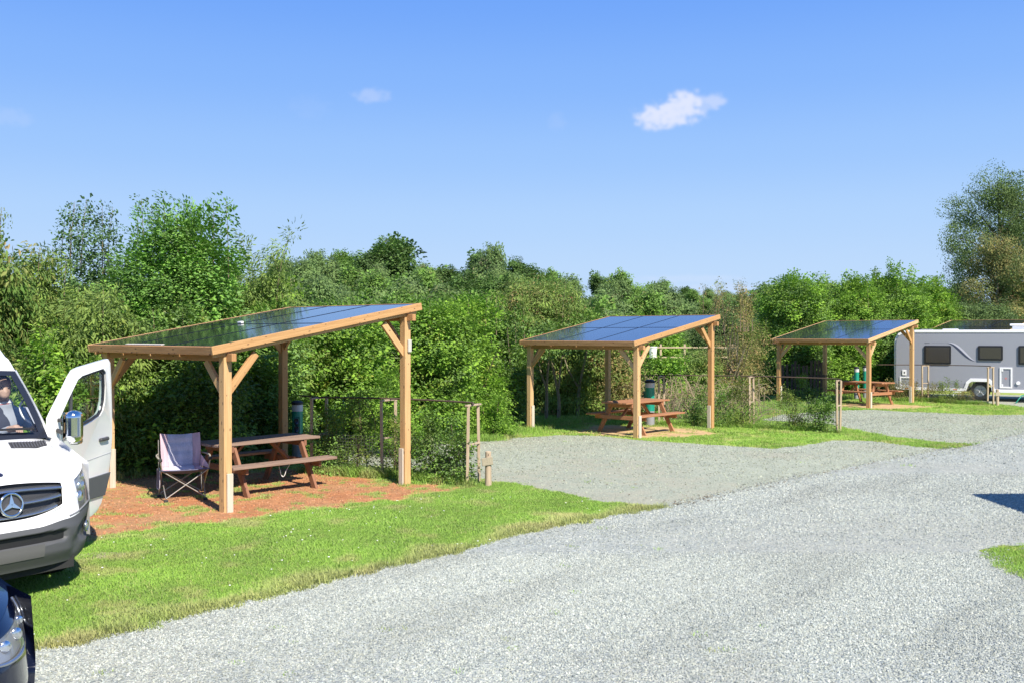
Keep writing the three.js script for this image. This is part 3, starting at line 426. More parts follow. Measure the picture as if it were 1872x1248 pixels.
{
  const t = thing('caravan', 'grey caravan with white trim and dark windows at right edge', 'caravan', [13.69, .05, -35.5], -.506);
  const grey = MP([.29, .30, .345], .45, { clearcoat: .25, clearcoatRoughness: .3 }), wht = MP([.82, .82, .83], .35, { clearcoat: .3 }), Lc = 7.1, Wc = 2.25;
  const arch = [[3.14, .34], [3.12, .5], [3.02, .64], [2.5, .64], [2.40, .58], [2.30, .34]];
  const prof = [[0.02, .34], [0, .8], [0, 1.9], [.03, 2.1], [.12, 2.24], [.26, 2.32], [.5, 2.355], [Lc - .9, 2.36], [Lc - .4, 2.25], [Lc - .1, 1.8], [Lc, 1.1], [Lc - .1, .34], ...arch];
  part('body', extr(prof, Wc - .06, .03).translate(0, 0, -Wc + .03), wht, t);
  const side = [[.06, .38], [.045, .8], [.045, 1.88], [.075, 2.07], [.155, 2.20], [.28, 2.27], [.5, 2.30], [Lc - .9, 2.30], [Lc - .46, 2.2], [Lc - .16, 1.8], [Lc - .06, 1.1], [Lc - .15, .38], [3.2, .38], [3.18, .55], [3.06, .70], [2.46, .70], [2.33, .60], [2.24, .38]];
  part('side_panel', extr(side, .006, .002).translate(0, 0, .030), grey, t);
  part('skirt_trim', [extr([[.05, .30], [.05, .37], [2.26, .37], [2.28, .29]], .03, .008).translate(0, 0, .025), extr([[3.18, .27], [3.19, .37], [Lc - .15, .37], [Lc - .15, .29]], .03, .008).translate(0, 0, .025)], wht, t);
  part('arch_trim', extr([[2.24, .30], [2.33, .60], [2.46, .72], [3.06, .72], [3.18, .57], [3.22, .30], [3.14, .30], [3.11, .5], [3.01, .63], [2.5, .63], [2.41, .56], [2.32, .30]], .03, .008).translate(0, 0, .03), wht, t);
  part('roof_rail', extr([[.10, 2.235], [.26, 2.325], [.5, 2.362], [Lc - .9, 2.366], [Lc - .9, 2.30], [.5, 2.30], [.28, 2.27], [.14, 2.19]], .03, .006).translate(0, 0, .022), wht, t);
  const win = (x0, x1, y0, y1) => { const w = x1 - x0, h = y1 - y0, f = part('window', extr([[x0 + .03, y0], [x1 - .03, y0], [x1 - .008, y0 + .008], [x1, y0 + .03], [x1, y1 - .03], [x1 - .008, y1 - .008], [x1 - .03, y1], [x0 + .03, y1], [x0 + .008, y1 - .008], [x0, y1 - .03], [x0, y0 + .03], [x0 + .008, y0 + .008]], .03, .006).translate(0, 0, .042), M([.012, .012, .014], .4), t); part('pane', bx(w - .1, h - .1, .01, (x0 + x1) / 2, (y0 + y1) / 2, .083, .003), MP([.05, .044, .036], .12, { clearcoat: 1, clearcoatRoughness: .05 }), f); return f; };
  win(.98, 1.84, 1.21, 1.84); win(2.70, 3.46, 1.36, 1.845); win(3.94, 4.9, 1.23, 1.85); win(5.4, 6.2, 1.23, 1.85);
  const ring = (x0, x1, y0, y1, b) => extr([[x0, y0], [x1, y0], [x1, y1], [x0, y1]], .018, .004, [[[x0 + b, y0 + b], [x1 - b, y0 + b], [x1 - b, y1 - b], [x0 + b, y1 - b]]]).translate(0, 0, .04);
  part('locker_door', ring(.17, .62, .39, .74, .04), wht, t);
  const sd = part('service_door', ring(3.37, 3.75, .42, 1.12, .045), wht, t); part('warning_mark', [extr([[3.56, .71], [3.60, .75], [3.56, .79], [3.52, .75]], .002, 0, [[[3.56, .73], [3.58, .75], [3.56, .77], [3.54, .75]]]).translate(0, 0, .041)], M([.75, .25, .22], .6), sd); part('hinge', [bx(.05, .09, .02, 3.45, 1.03, .05), bx(.05, .09, .02, 3.45, .51, .05)], wht, sd);
  const so = part('socket_box', bx(.14, .19, .03, .32, .89, .05, .01), wht, t); part('socket_hole', rod([.33, .89, .064], [.33, .89, .069], .028, 14), mat.dark, so);
  part('filler_cap', new THREE.CylinderGeometry(.06, .065, .04, 20).rotateX(Math.PI / 2).translate(3.93, .6, .055), wht, t);
  // swoosh decal: flat print on the side
  const sw = (o0, o1, z) => gridGeo(40, 1, (u, v) => { const x = lerp(1.22, 2.62, u), y = 1.945 - .03 * u - .60 * smooth(.38, 1.02, u), th = .006 + .075 * Math.sin(Math.PI * clamp((u - .35) / .65)) ; return [x + lerp(o0, o1, v) * th * .8, y + lerp(o0, o1, v) * th, z]; });
  part('swoosh_decal', sw(-.6, .15, .0405), M([.05, .06, .10], .4), t); part('swoosh_decal', sw(.15, .8, .0405), M([.52, .52, .60], .4), t);
  part('model_lettering', Array.from({ length: 5 }, (_, i) => bx(.026, .022, .001, 1.0 + i * .034, 1.93, .0405, .0004)), M([.08, .08, .1], .5), t);
  part('marker_light', [bx(.11, .03, .015, .4, .335, .066), bx(.12, .03, .015, 1.98, .335, .066)], M([.75, .22, .05], .3), t);
  part('roof_vent', [bx(1.3, .07, .7, 4.3, 2.56, -.7, .03), bx(1.15, .14, .55, 4.3, 2.45, -.7, .02)], wht, t);
  part('roof_hatch', [bx(.5, .06, .5, 1.75, 2.40, -.8, .03)], M([.55, .57, .6], .4), t); part('roof_hatch', bx(.4, .05, .4, .95, 2.40, -.9, .02), M([.12, .12, .13], .5), t);
  wheelParts(t, 2.76, .30, -.14, .315, .2, M([.6, .6, .62], .35, { metalness: .8 }));
  part('chassis', [bx(6.4, .08, .1, 3.4, .30, -.4), bx(6.4, .08, .1, 3.4, .30, -1.8), bx(.1, .1, 2, 2.76, .30, -1.1)], mat.rubber, t);
  part('corner_steady', [rod([.5, 0, -.25], [.9, .32, -.25], .025)], mat.steel, t); part('step', [bx(.4, .03, .25, 4.3, .18, .2), rod([4.15, 0, .2], [4.15, .17, .2], .012), rod([4.45, 0, .2], [4.45, .17, .2], .012)], mat.steel, t);
  part('water_tap', tube([[1.95, 0, .35], [1.95, .22, .35], [1.98, .25, .35], [2.2, .26, .35]], .012, 20), mat.white, t);
}
{ const h = part('garden_hose', tube([[0, .012, 0], [.03, .05, 0], [.16, .2, -.03], [.3, .27, -.1], [.5, .2, -.25], [.8, .02, -.3], [1.6, .015, .1], [2.6, .015, -.1]], .018, 50), M([.01, .24, .15], .4), scene); h.position.set(16.72, .004, -32.95); tag(h, 'green hose curving out from below the caravan', 'hose'); }

// ------------------------------------------------------------------ white high roof van, cab door open
const paint = MP([.80, .80, .80], .3, { clearcoat: 1, clearcoatRoughness: .06 }), plastic = M([.075, .078, .084], .62), chrome = M([.78, .79, .80], .1, { metalness: 1 }), silver = M([.42, .45, .50], .22, { metalness: .9 }), pane = MP([.93, .96, .97], .0, { transmission: 1, thickness: 0, ior: 1.5 }), lens = MP([.9, .92, .95], .02, { transmission: .9, thickness: 0 });
const ipl = (pts, v) => { let k = 0; while (k < pts.length - 2 && v > pts[k + 1][0]) k++; const [a, b] = pts[k], [c, d] = pts[k + 1]; return lerp(b, d, smooth(0, 1, clamp((v - a) / (c - a))) * .4 + .6 * clamp((v - a) / (c - a))); };
{
  const t = thing('van', 'white high roof van with its cab door open beside the near canopy', 'van', [-4.17, 0, -8.3], .96);
  const Pz = [[.2, -.17], [.3, -.06], [.42, .0], [.6, .01], [.68, -.02], [.75, -.055], [.9, -.085], [1.05, -.15], [1.12, -.2]];
  const F = (x, y) => ipl(Pz, y) - .012 * (x / .9) ** 2 - (.50 - .12 * smooth(.58, .76, y)) * (Math.abs(x) / .95) ** 4;
  const strip = (nx, ny, x0, x1, lo, hi, off = 0, wob) => gridGeo(nx, ny, (u, v) => { const x = lerp(x0, x1, u), y = lerp(lo(x), hi(x), v); return [x, y, F(x, y) + off + (wob ? wob(x, y, u, v) : 0)]; });
  const ax = Math.abs, hoodEdge = x => 1.03 - .06 * (ax(x) / .6) ** 2, heY = x => ax(x) < .6 ? hoodEdge(x) : lerp(.97, 1.09, Math.min(1, (ax(x) - .6) / .355)), bumpTop = x => .655 + .03 * smooth(.2, .5, ax(x)) + .07 * smooth(.5, .9, ax(x)), bumpLow = x => .30 + .05 * smooth(.55, .97, ax(x)) + .05 * smooth(.85, .97, ax(x));
  // bumper with intake opening and fog lamp recess
  const recess = (x, y) => { const i = smooth(.50, .44, ax(x)) * smooth(.50, .52, y) * smooth(.60, .585, y), f = smooth(.19, .15, Math.hypot(ax(x) - .80, (y - .545) * 1.9)); return -.05 * i - .05 * f - .03 * smooth(.52, .60, ax(x)) * smooth(.74, .62, ax(x)) * smooth(.55, .46, y) * smooth(.34, .42, y); };
  part('bumper', [strip(72, 26, -.97, .97, bumpLow, bumpTop, .02, recess), strip(40, 2, -.97, .97, x => bumpLow(x) - .004, bumpLow, .0, (x, y, u, v) => -.25 * (1 - v))], plastic, t);
  part('intake_mesh', strip(30, 3, -.47, .47, () => .515, () => .585, -.012), mat.dark, t);
  for (const s of [-1, 1]) { const z = F(.80, .545); const g = new THREE.Group(); const f = part('fog_lamp', new THREE.TorusGeometry(.046, .009, 8, 24).rotateY(s * .75).translate(s * .815, .545, z - .0), silver, t); part('lens', new THREE.SphereGeometry(.04, 16, 10).scale(1, 1, .5).rotateY(s * .75).translate(s * .815, .545, z - .012), MP([.5, .52, .55], .08, { metalness: .6, clearcoat: 1 }), f); }
  part('number_plate_area', strip(8, 3, -.26, .26, () => .395, () => .505, .024), M([.11, .11, .11], .7), t);
  // white front panel around the grille
  const gT = x => hoodEdge(x) - .016, gB = x => .725 + .085 * (ax(x) / .50) ** 2.4, gW = .50;
  part('front_panel', [strip(50, 3, -.66, .66, x => bumpTop(x) - .004, x => Math.max(bumpTop(x) + .01, ax(x) < gW ? gB(x) : bumpTop(x) + .3), .022), ...[-1, 1].map(s => gridGeo(6, 12, (u, v) => { const x1 = lerp(.532, .608, v), x = lerp(gW - .005, x1, u), y = lerp(bumpTop(x) - .004, heY(x) + .004, v); return [s * x, y, F(x, y) + .0215]; }))], paint, t);
  const holes = (() => tex(256, 256, (i, j) => { const a = i % 16, b = (j + (Math.floor(i / 16) % 2) * 8) % 16, d = Math.hypot(a - 8, b - 8), v = d < 4.6 ? .04 : .30; return [v, v, v * 1.04]; }))();
  const mesh = M(0xffffff, .5, { map: holes, metalness: .3 }); const gg = strip(40, 12, -gW, gW, gB, x => hoodEdge(x) + .02, -.03); { const uv = gg.attributes.uv, p = gg.attributes.position; for (let i = 0; i < uv.count; i++) uv.setXY(i, p.getX(i) * 4.2, p.getY(i) * 4.2); } part('grille', gg, mesh, t);
  for (let k = 0; k < 3; k++) { const lv = [.86, .48, .12][k], w = [.492, .47, .42][k]; part('grille_bar', gridGeo(50, 6, (u, v) => { const x = lerp(-w, w, u), y = lerp(gB(x), gT(x), lv) + (v - .5) * .048, b = Math.sin(Math.PI * v); return [x, y, F(x, y) - .015 + .045 * b]; }), silver, t); }
  part('grille_rim', [tube(Array.from({ length: 33 }, (_, i) => { const x = lerp(-gW, gW, i / 32), y = gB(x); return [x, y, F(x, y) + .02]; }), .011, 60, 6)], paint, t);
  { // three pointed star in a ring
    const e = part('star_emblem', [new THREE.TorusGeometry(.094, .0115, 10, 48)], chrome, t); e.position.set(0, .87, F(0, .87) + .045); e.rotation.x = -.16;
    const arm = []; for (let k = 0; k < 3; k++) { const a = k * 2.0944; arm.push(extr([[0, .092], [-.017, .012], [0, -.004], [.017, .012]], .006, .004).rotateZ(a)); }
    part('star', arm, chrome, e); part('emblem_back', new THREE.CylinderGeometry(.088, .088, .02, 36).rotateX(Math.PI / 2).translate(0, 0, -.02), M([.05, .05, .055], .4), e);
    const hb = part('hood_badge', new THREE.CylinderGeometry(.028, .028, .01, 24), M([.05, .06, .12], .25, { metalness: .6 }), t); hb.position.set(0, 1.105, -.225); hb.rotation.x = .5;
  }
  // headlights: reflector bowl, lamps, clear cover
  for (const s of [-1, 1]) {
    const L = (v) => lerp(.525, .60, v), R = (v) => lerp(.93, .945, v), lo = u => bumpTop(lerp(.525, .93, u)) + .012, hp = (off) => gridGeo(20, 16, (u, v) => { const x = lerp(L(v), R(v), u), y = lerp(bumpTop(x) + .012, heY(x) - .006, v); return [s * x, y, F(x, y) + off - .0 * u]; });
    const h = part('headlight', hp(-.03), M([.34, .35, .37], .3, { metalness: .8 }), t);
    part('lamp', [[.62, .77, .05], [.72, .83, .056], [.64, .87, .042], [.80, .91, .045], [.74, .925, .032], [.87, .98, .03]].map(([x, y, r]) => new THREE.SphereGeometry(r, 18, 12).scale(1, 1, .55).rotateY(s * .6).translate(s * x, y, F(x, y) - .012)), M([.75, .76, .78], .08, { metalness: 1 }), h);
    part('cover', hp(.024), lens, h);
    part('bezel', [tube([0, .25, .5, .75, 1].map(k => { const x = lerp(.525, .93, k), y = lo(k); return [s * x, y, F(x, y) + .022]; }).concat([.33, .66, 1].map(k => { const x = R(k), y = lerp(lo(1), heY(.94), k); return [s * x, y, F(x, y) + .006]; })), .009, 40, 6)], M([.2, .2, .21], .4), h);
  }
  // bonnet and wings
  const wb = x => [x, 1.335 - .03 * (x / .9) ** 2, -.88 - .12 * (x / .9) ** 2], wt = x => [x * .91, 1.96 - .03 * x * x, -1.36 - .09 * (x / .9) ** 2];
  const he = x => { const y = heY(x); return [x, y, F(x, y) + .02]; };
  part('bonnet', gridGeo(60, 24, (u, v) => { const x = lerp(-.955, .955, u), a = he(x), b = wb(x * 1.0), e = ax(x) / .955, crease = .012 * smooth(.60, .66, ax(x)) * smooth(.80, .70, ax(x)); return [lerp(a[0], b[0], v), lerp(a[1], b[1], v) + (.055 * Math.sin(Math.PI * Math.pow(v, .8))) * (1 - .55 * e ** 4) - .06 * e ** 8 * v + crease * Math.sin(Math.PI * v), lerp(a[2], b[2], v)]; }), paint, t);
  for (const s of [-1, 1]) { const vt = part('bonnet_vent', gridGeo(14, 5, (u, v) => { const x = s * lerp(.36, .74, u) , k = .66 + .19 * v + .03 * (1 - u), a = he(x), b = wb(x); return [x + s * .05 * (v - .5), lerp(a[1], b[1], k) + (.055 * Math.sin(Math.PI * Math.pow(k, .8))) + .006, lerp(a[2], b[2], k)]; }), M([.05, .05, .055], .6), t);
    part('vent_slat', Array.from({ length: 12 }, (_, i) => { const x = s * lerp(.38, .72, i / 11), k0 = .68, k1 = .84, f = k => { const a = he(x), b = wb(x); return [x + s * .05 * ((k - .66) / .19 - .5), lerp(a[1], b[1], k) + .055 * Math.sin(Math.PI * Math.pow(k, .8)) + .013, lerp(a[2], b[2], k)]; }; return rod(f(k0), f(k1), .006, 5); }), M([.10, .10, .11], .5), vt); }
  // wings below the bonnet edge, back to the doors
  for (const s of [-1, 1]) part('wing', gridGeo(12, 12, (u, v) => { const z = lerp(-.42, -1.06, u), top = lerp(1.10, 1.33, u), y = lerp(.42, top, v); return [s * (.955 + .02 * u - .015 * v), y, z]; }), paint, t);
  // windscreen, black border, pillars
  const ws = (x, v, off = 0) => { const a = wb(x), b = wt(x); return [lerp(a[0], b[0], v), lerp(a[1], b[1], v) + off * .5, lerp(a[2], b[2], v) + .045 * Math.sin(Math.PI * v) * (1 - .3 * x * x) + off]; };
  part('windscreen', gridGeo(24, 16, (u, v) => ws(lerp(-.80, .80, u), lerp(.07, .95, v))), pane, t);
  part('screen_border', [gridGeo(24, 2, (u, v) => ws(lerp(-.88, .88, u), lerp(-.01, .085, v), .004)), gridGeo(24, 2, (u, v) => ws(lerp(-.88, .88, u), lerp(.925, 1.0, v), .004)), gridGeo(2, 16, (u, v) => ws(lerp(-.88, -.785, u), v, .004)), gridGeo(2, 16, (u, v) => ws(lerp(.785, .88, u), v, .004))], M([.02, .022, .03], .25), t);
  part('wiper', [tube([[-.5, 1.40, -.86], [-.1, 1.43, -.87], [.35, 1.425, -.885], [.7, 1.41, -.93]], .012, 24, 6), tube([[.1, 1.395, -.84], [.2, 1.43, -.875]], .01, 6, 6)], mat.dark, t);
  for (const s of [-1, 1]) part('windscreen_pillar', gridGeo(5, 16, (u, v) => { const a = ws(s * .87, v, .006), b = [s * lerp(.965, .86, v), lerp(1.28, 1.96, v), lerp(-1.10, -1.62, v)]; const k = Math.sin(Math.PI * u) * .02; return [lerp(a[0], b[0], u) + s * k, lerp(a[1], b[1], u), lerp(a[2], b[2], u) + k]; }), paint, t);
  // roof and rear body
  const sec = (z) => { const H = ipl([[-6.2, 2.58], [-3.2, 2.6], [-2.6, 2.55], [-2.1, 2.43], [-1.75, 2.28], [-1.5, 2.10], [-1.36, 1.965]].map(p => p), z), w = ipl([[-6.2, .84], [-2.6, .84], [-1.9, .82], [-1.36, .80]], z); return [H, w]; };
  const roofPt = (x, k) => { const z = lerp(-1.36, -2.9, k), [H, w] = sec(z); return [x * w, lerp(H - .03 * x * x, H - .10, ax(x) ** 6 * smooth(0, .25, k)), z - .09 * x * x * (1 - k)]; }, foreHead = gridGeo(30, 22, (u, v) => roofPt(lerp(-1, 1, u), v));
  part('roof', [foreHead, gridGeo(24, 8, (u, v) => { const x = lerp(-1, 1, u), z = lerp(-2.9, -6.1, v), [H, w] = sec(z); return [x * w, lerp(H - .03 * x * x, H - .10, ax(x) ** 6), z]; })], paint, t);
  for (const s of [-1, 1]) part('body_side', [gridGeo(10, 10, (u, v) => { const z = lerp(-2.22, -6.1, u), y = lerp(.35, 2.47, v); return [s * lerp(.985, .84, smooth(.35, 1, v) ** 1.3), y, z]; }), gridGeo(24, 4, (u, v) => { const k = u * .57, a = roofPt(s, k), m = smooth(0, .12, k), b = [s * lerp(.80, .868, m), lerp(1.93, 1.955, m), a[2] - .08 * m]; return [lerp(b[0], a[0], v) + s * .012 * Math.sin(Math.PI * v), lerp(b[1], a[1], v), lerp(b[2], a[2], v)]; })], paint, t);
  part('rear', bx(1.7, 2.14, .04, 0, 1.42, -6.1, .02), paint, t);
  part('right_cab_side', gridGeo(6, 8, (u, v) => { const z = lerp(-1.06, -2.22, u), y = lerp(.4, 1.36, v); return [-.975, y, z]; }), paint, t);
  part('floor_pan', [bx(1.86, .08, 5.0, 0, .42, -3.55), bx(1.7, .5, .5, 0, .62, -.85), bx(1.2, .2, .9, 0, .33, -.55)], mat.rubber, t);
  // cab interior
  part('dashboard', [bx(1.62, .24, .36, 0, 1.20, -1.20, .08), bx(.45, .12, .2, .3, 1.32, -1.2, .05), bx(1.66, .5, .2, 0, 1.0, -1.2, .05)], M([.06, .065, .075], .7), t);
  for (const x of [-.5, .45]) { const s = part('seat', [bx(.5, .16, .5, x, .95, -2.0, .06), bx(.48, .75, .14, x, 1.36, -2.28, .06)], M([.06, .065, .075], .9), t); part('headrest', bx(.28, .2, .1, x, 1.82, -2.31, .05), M([.06, .065, .075], .9), s); }
  part('bulkhead', bx(1.74, 1.7, .04, 0, 1.3, -2.5, .01), M([.10, .11, .13], .9), t);
  part('steering_wheel', [new THREE.TorusGeometry(.2, .016, 10, 40).rotateX(-1.0).translate(.36, 1.38, -1.47), rod([.36, 1.38, -1.47], [.36, 1.25, -1.25], .03)], M([.55, .56, .58], .6), t);
  part('inner_pillar', [1, -1].map(s => gridGeo(3, 10, (u, v) => { const a = ws(s * .83, v, -.03), b = [s * lerp(.93, .83, v), lerp(1.28, 1.94, v), lerp(-1.12, -1.60, v)]; return [lerp(a[0], b[0], u) - s * .03, lerp(a[1], b[1], u), lerp(a[2], b[2], u) - .02]; })), M([.45, .45, .46], .8), t);
  part('headliner', gridGeo(8, 6, (u, v) => [lerp(-.7, .7, u), 1.93 + .2 * v, lerp(-1.48, -2.45, v)]), M([.42, .42, .42], .9), t);
  part('sun_visor', [bx(.5, .14, .03, .38, 1.87, -1.42, .012), bx(.5, .14, .03, -.38, 1.87, -1.42, .012)], M([.5, .5, .5], .9), t);
  part('grab_handle', tube([[.84, 1.66, -1.36], [.80, 1.60, -1.36], [.80, 1.50, -1.31], [.85, 1.42, -1.2]], .011, 20), M([.75, .75, .76], .5), t);
  for (const [x, z] of [[.86, -.98], [-.86, -.98], [.86, -4.9], [-.86, -4.9]]) wheelParts(t, x, .345, z, .345, .23, M([.45, .45, .47], .4, { metalness: .7 }), 'x');
  // the open door, hinged at the pillar, swung forward
  const d = new THREE.Group(); d.name = 'door'; d.position.set(.93, 0, -1.04); t.add(d);
  d.rotation.y = .48; // local x runs from the hinge to the free edge, local z faces the van's front
  const outl = [[0, .44], [0, 1.0], [.0, 1.48], [.06, 1.55], [.2, 1.70], [.35, 1.87], [.41, 1.925], [.5, 1.95], [.78, 1.99], [1.0, 2.02], [1.035, 1.99], [1.055, 1.8], [1.07, 1.5], [1.07, 1.2], [1.045, 1.0], [1.0, .83], [.93, .66], [.85, .52], [.76, .45], [.66, .42], [.3, .43]];
  const hole = [[.10, 1.47], [.24, 1.64], [.42, 1.84], [.50, 1.875], [.72, 1.91], [.90, 1.935], [.945, 1.90], [.955, 1.75], [.94, 1.6], [.90, 1.50], [.84, 1.445], [.70, 1.40], [.5, 1.355], [.3, 1.35], [.12, 1.40]];
  part('door_panel', toCreasedNormals(extr(outl, .05, .014, [hole]).translate(0, 0, -.032), .6), paint, d);
  part('inner_card', extr([[.03, .5], [.03, 1.3], [.5, 1.31], [.93, 1.45], [1.0, 1.2], [.96, .9], [.8, .52], [.6, .48]], .03, .006).translate(0, 0, -.085), plastic, d);
  part('window_seal', extr(hole.map(([x, y]) => [x, y]), .02, 0, [hole.map(([x, y]) => [lerp(.55, x, .945), lerp(1.62, y, .90)])]).translate(0, 0, -.005), M([.02, .021, .028], .4), d);
  part('quarter_bar', barGeo([.33, 1.36, .004], [.335, 1.74, .004], .035, .02, V(1, 0, 0), .004, false), M([.06, .062, .07], .5), d);
  part('window_glass', extr(hole, .004).translate(0, 0, .002), MP([.80, .86, .84], 0, { transmission: 1, thickness: 0, ior: 1.5 }), d);
  part('sticker', bx(.035, .045, .002, .87, 1.52, .009, .0008), M([.8, .8, .8], .6), d);
  const hn = part('door_handle', [bx(.16, .038, .035, .885, 1.19, .05, .015).rotateZ(.0), bx(.03, .03, .04, .82, 1.185, .035), bx(.03, .03, .04, .95, 1.195, .035)], M([.06, .06, .065], .5), d); part('handle_cup', new THREE.TorusGeometry(.045, .009, 8, 24).scale(1.0, 1.0, .6).translate(.85, 1.19, .022), silver, hn);
  part('crease', barGeo([.12, .96, .0305], [1.045, 1.03, .0305], .008, .008, V(0, 0, 1), .002, false), M([.35, .36, .38], .6), d);  // grey bar drawn in for the shade line of the pressed door crease
  part('rubbing_strip', extr([[.05, .60], [.05, .79], [1.0, .82], [.985, .80], [.89, .60]], .014, .005).translate(0, 0, .034), plastic, d);
  const mr = part('mirror_arm', [rod([.06, 1.36, .03], [-.10, 1.33, .26], .022), rod([.08, 1.46, .03], [-.08, 1.47, .26], .018)], mat.dark, d);
  const cap = toCreasedNormals(new RoundedBoxGeometry(.2, .31, .14, 5, .069), .9); { const p = cap.attributes.position; for (let i = 0; i < p.count; i++) { const y = p.getY(i), k = 1 - .16 * smooth(-.05, -.16, y) - .04 * smooth(.05, .16, y); p.setX(i, p.getX(i) * k + .02 * (y < 0 ? y * .6 : 0)); p.setZ(i, p.getZ(i) + .03 * Math.cos(p.getX(i) * 12)); } cap.computeVertexNormals(); }
  const mc = part('mirror', cap, chrome, d); mc.position.set(-.135, 1.42, .30); mc.rotation.set(0, .25, -.03); part('mirror_glass', bx(.17, .27, .006, 0, 0, -.056, .002), M([.7, .72, .75], .03, { metalness: 1 }), mc); part('mirror_base', bx(.12, .07, .11, .06, -.14, .02, .025), M([.45, .46, .47], .2, { metalness: 1 }), mc);
}
{ // person leaning in the cab doorway, seen through the windscreen
  function body(bones, cell, k, lo, hi) {
    const n = Math.ceil(Math.max(hi[0] - lo[0], hi[1] - lo[1], hi[2] - lo[2]) / cell) + 2, mc = new MarchingCubes(n, new THREE.MeshStandardMaterial(), false, false, 200000), sz = n * cell; mc.isolation = 0;
    for (let z = 0; z < n; z++) for (let y = 0; y < n; y++) for (let x = 0; x < n; x++) {
      const q = [lo[0] + x * cell, lo[1] + y * cell, lo[2] + z * cell]; let d = 9;
      for (const [a, b, r0, r1, sx = 1] of bones) { const v = [b[0] - a[0], b[1] - a[1], b[2] - a[2]], l = v[0] ** 2 + v[1] ** 2 + v[2] ** 2 || 1e-6, t = clamp(((q[0] - a[0]) * v[0] + (q[1] - a[1]) * v[1] + (q[2] - a[2]) * v[2]) / l), e = Math.hypot((q[0] - a[0] - v[0] * t) / sx, q[1] - a[1] - v[1] * t, q[2] - a[2] - v[2] * t) - lerp(r0, r1, t), h = clamp(.5 + .5 * (d - e) / k); d = lerp(d, e, h) - k * h * (1 - h); }
      mc.field[z * n * n + y * n + x] = -d;
    }
    mc.update(); const p = mc.positionArray.slice(0, mc.count * 3), nn = mc.normalArray.slice(0, mc.count * 3), g = new THREE.BufferGeometry();
    for (let i = 0; i < p.length; i += 3) for (let a = 0; a < 3; a++) p[i + a] = lo[a] + (p[i + a] + 1) / 2 * sz;
    g.setAttribute('position', new THREE.BufferAttribute(p, 3)); g.setAttribute('normal', new THREE.BufferAttribute(nn, 3)); g.deleteAttribute('uv'); return g;
  }
  // van-local frame: x left, z forward; the person sits sideways by the open door, head bent to the left of the picture
  const t = thing('person', 'person in grey shirt and dark waistcoat leaning over in the van cab', 'person', [-4.17 + .27 * .574 + .20 * .819, 0, -8.3 - .27 * .819 + .20 * .574], .96);
  const skin = M([.45, .29, .22], .6), shirt = M([.34, .36, .42], .9), vest = M([.045, .05, .075], .9), trousers = M([.05, .055, .08], .9);
  const hip = [.50, 1.08, -2.02], ch = [.52, 1.40, -1.86], nk = [.50, 1.60, -1.80], hd = [.46, 1.74, -1.76];
  const torso = body([[hip, ch, .15, .155, 1.1], [ch, nk, .15, .075, 1.15], [[.34, 1.50, -1.87], [.70, 1.49, -1.80], .075, .075], [[.70, 1.49, -1.80], [.76, 1.30, -1.62], .062, .05], [[.76, 1.30, -1.62], [.62, 1.38, -1.46], .048, .036], [[.34, 1.50, -1.87], [.27, 1.27, -1.75], .062, .05], [[.27, 1.27, -1.75], [.40, 1.38, -1.52], .048, .036], [hip, [.40, 1.08, -1.62], .11, .085], [[.62, 1.06, -2.0], [.64, 1.08, -1.62], .11, .085], [[.40, 1.08, -1.62], [.40, .72, -1.5], .08, .055], [[.64, 1.08, -1.62], [.64, .72, -1.5], .08, .055], [[.40, .72, -1.5], [.40, .60, -1.44], .055, .045], [[.64, .72, -1.5], [.64, .60, -1.44], .055, .045]], .018, .05, [.1, .5, -2.3], [1, 1.75, -1.3]);
  part('body', torso, shirt, t);
  const head = body([[hd, [.455, 1.80, -1.765], .078, .088], [nk, hd, .052, .05], [[.45, 1.705, -1.70], [.45, 1.72, -1.71], .042, .05], [[.447, 1.735, -1.672], [.448, 1.765, -1.685], .014, .008], [[.535, 1.75, -1.77], [.535, 1.775, -1.77], .012, .016], [[.37, 1.75, -1.77], [.37, 1.775, -1.77], .012, .016]], .008, .025, [.3, 1.52, -1.95], [.62, 1.93, -1.6]);
  part('head', head, skin, t); part('hair', body([[[.455, 1.82, -1.785], [.455, 1.80, -1.80], .088, .09]], .012, .02, [.3, 1.65, -1.95], [.62, 1.95, -1.6]), M([.08, .06, .05], .8), t);
  for (const s of [-1, 1]) part('eye', new THREE.SphereGeometry(.011, 10, 8).translate(.45 + s * .03, 1.775, -1.682), M([.05, .04, .04], .3), t);
  part('mouth', rod([.428, 1.712, -1.668], [.472, 1.712, -1.668], .005), M([.32, .14, .12], .6), t);
  part('waistcoat', body([[hip, ch, .158, .166, 1.1], [ch, [.51, 1.54, -1.83], .158, .10, 1.2]], .018, .05, [.2, .8, -2.3], [.85, 1.75, -1.5]).translate(-.04, 0, -.008), vest, t);
  part('collar', new THREE.TorusGeometry(.068, .014, 8, 24).rotateX(1.25).translate(.495, 1.605, -1.80), M([.75, .70, .70], .8), t); part('collar_stripe', new THREE.TorusGeometry(.072, .007, 8, 24).rotateX(1.25).translate(.495, 1.592, -1.80), M([.6, .08, .07], .8), t);
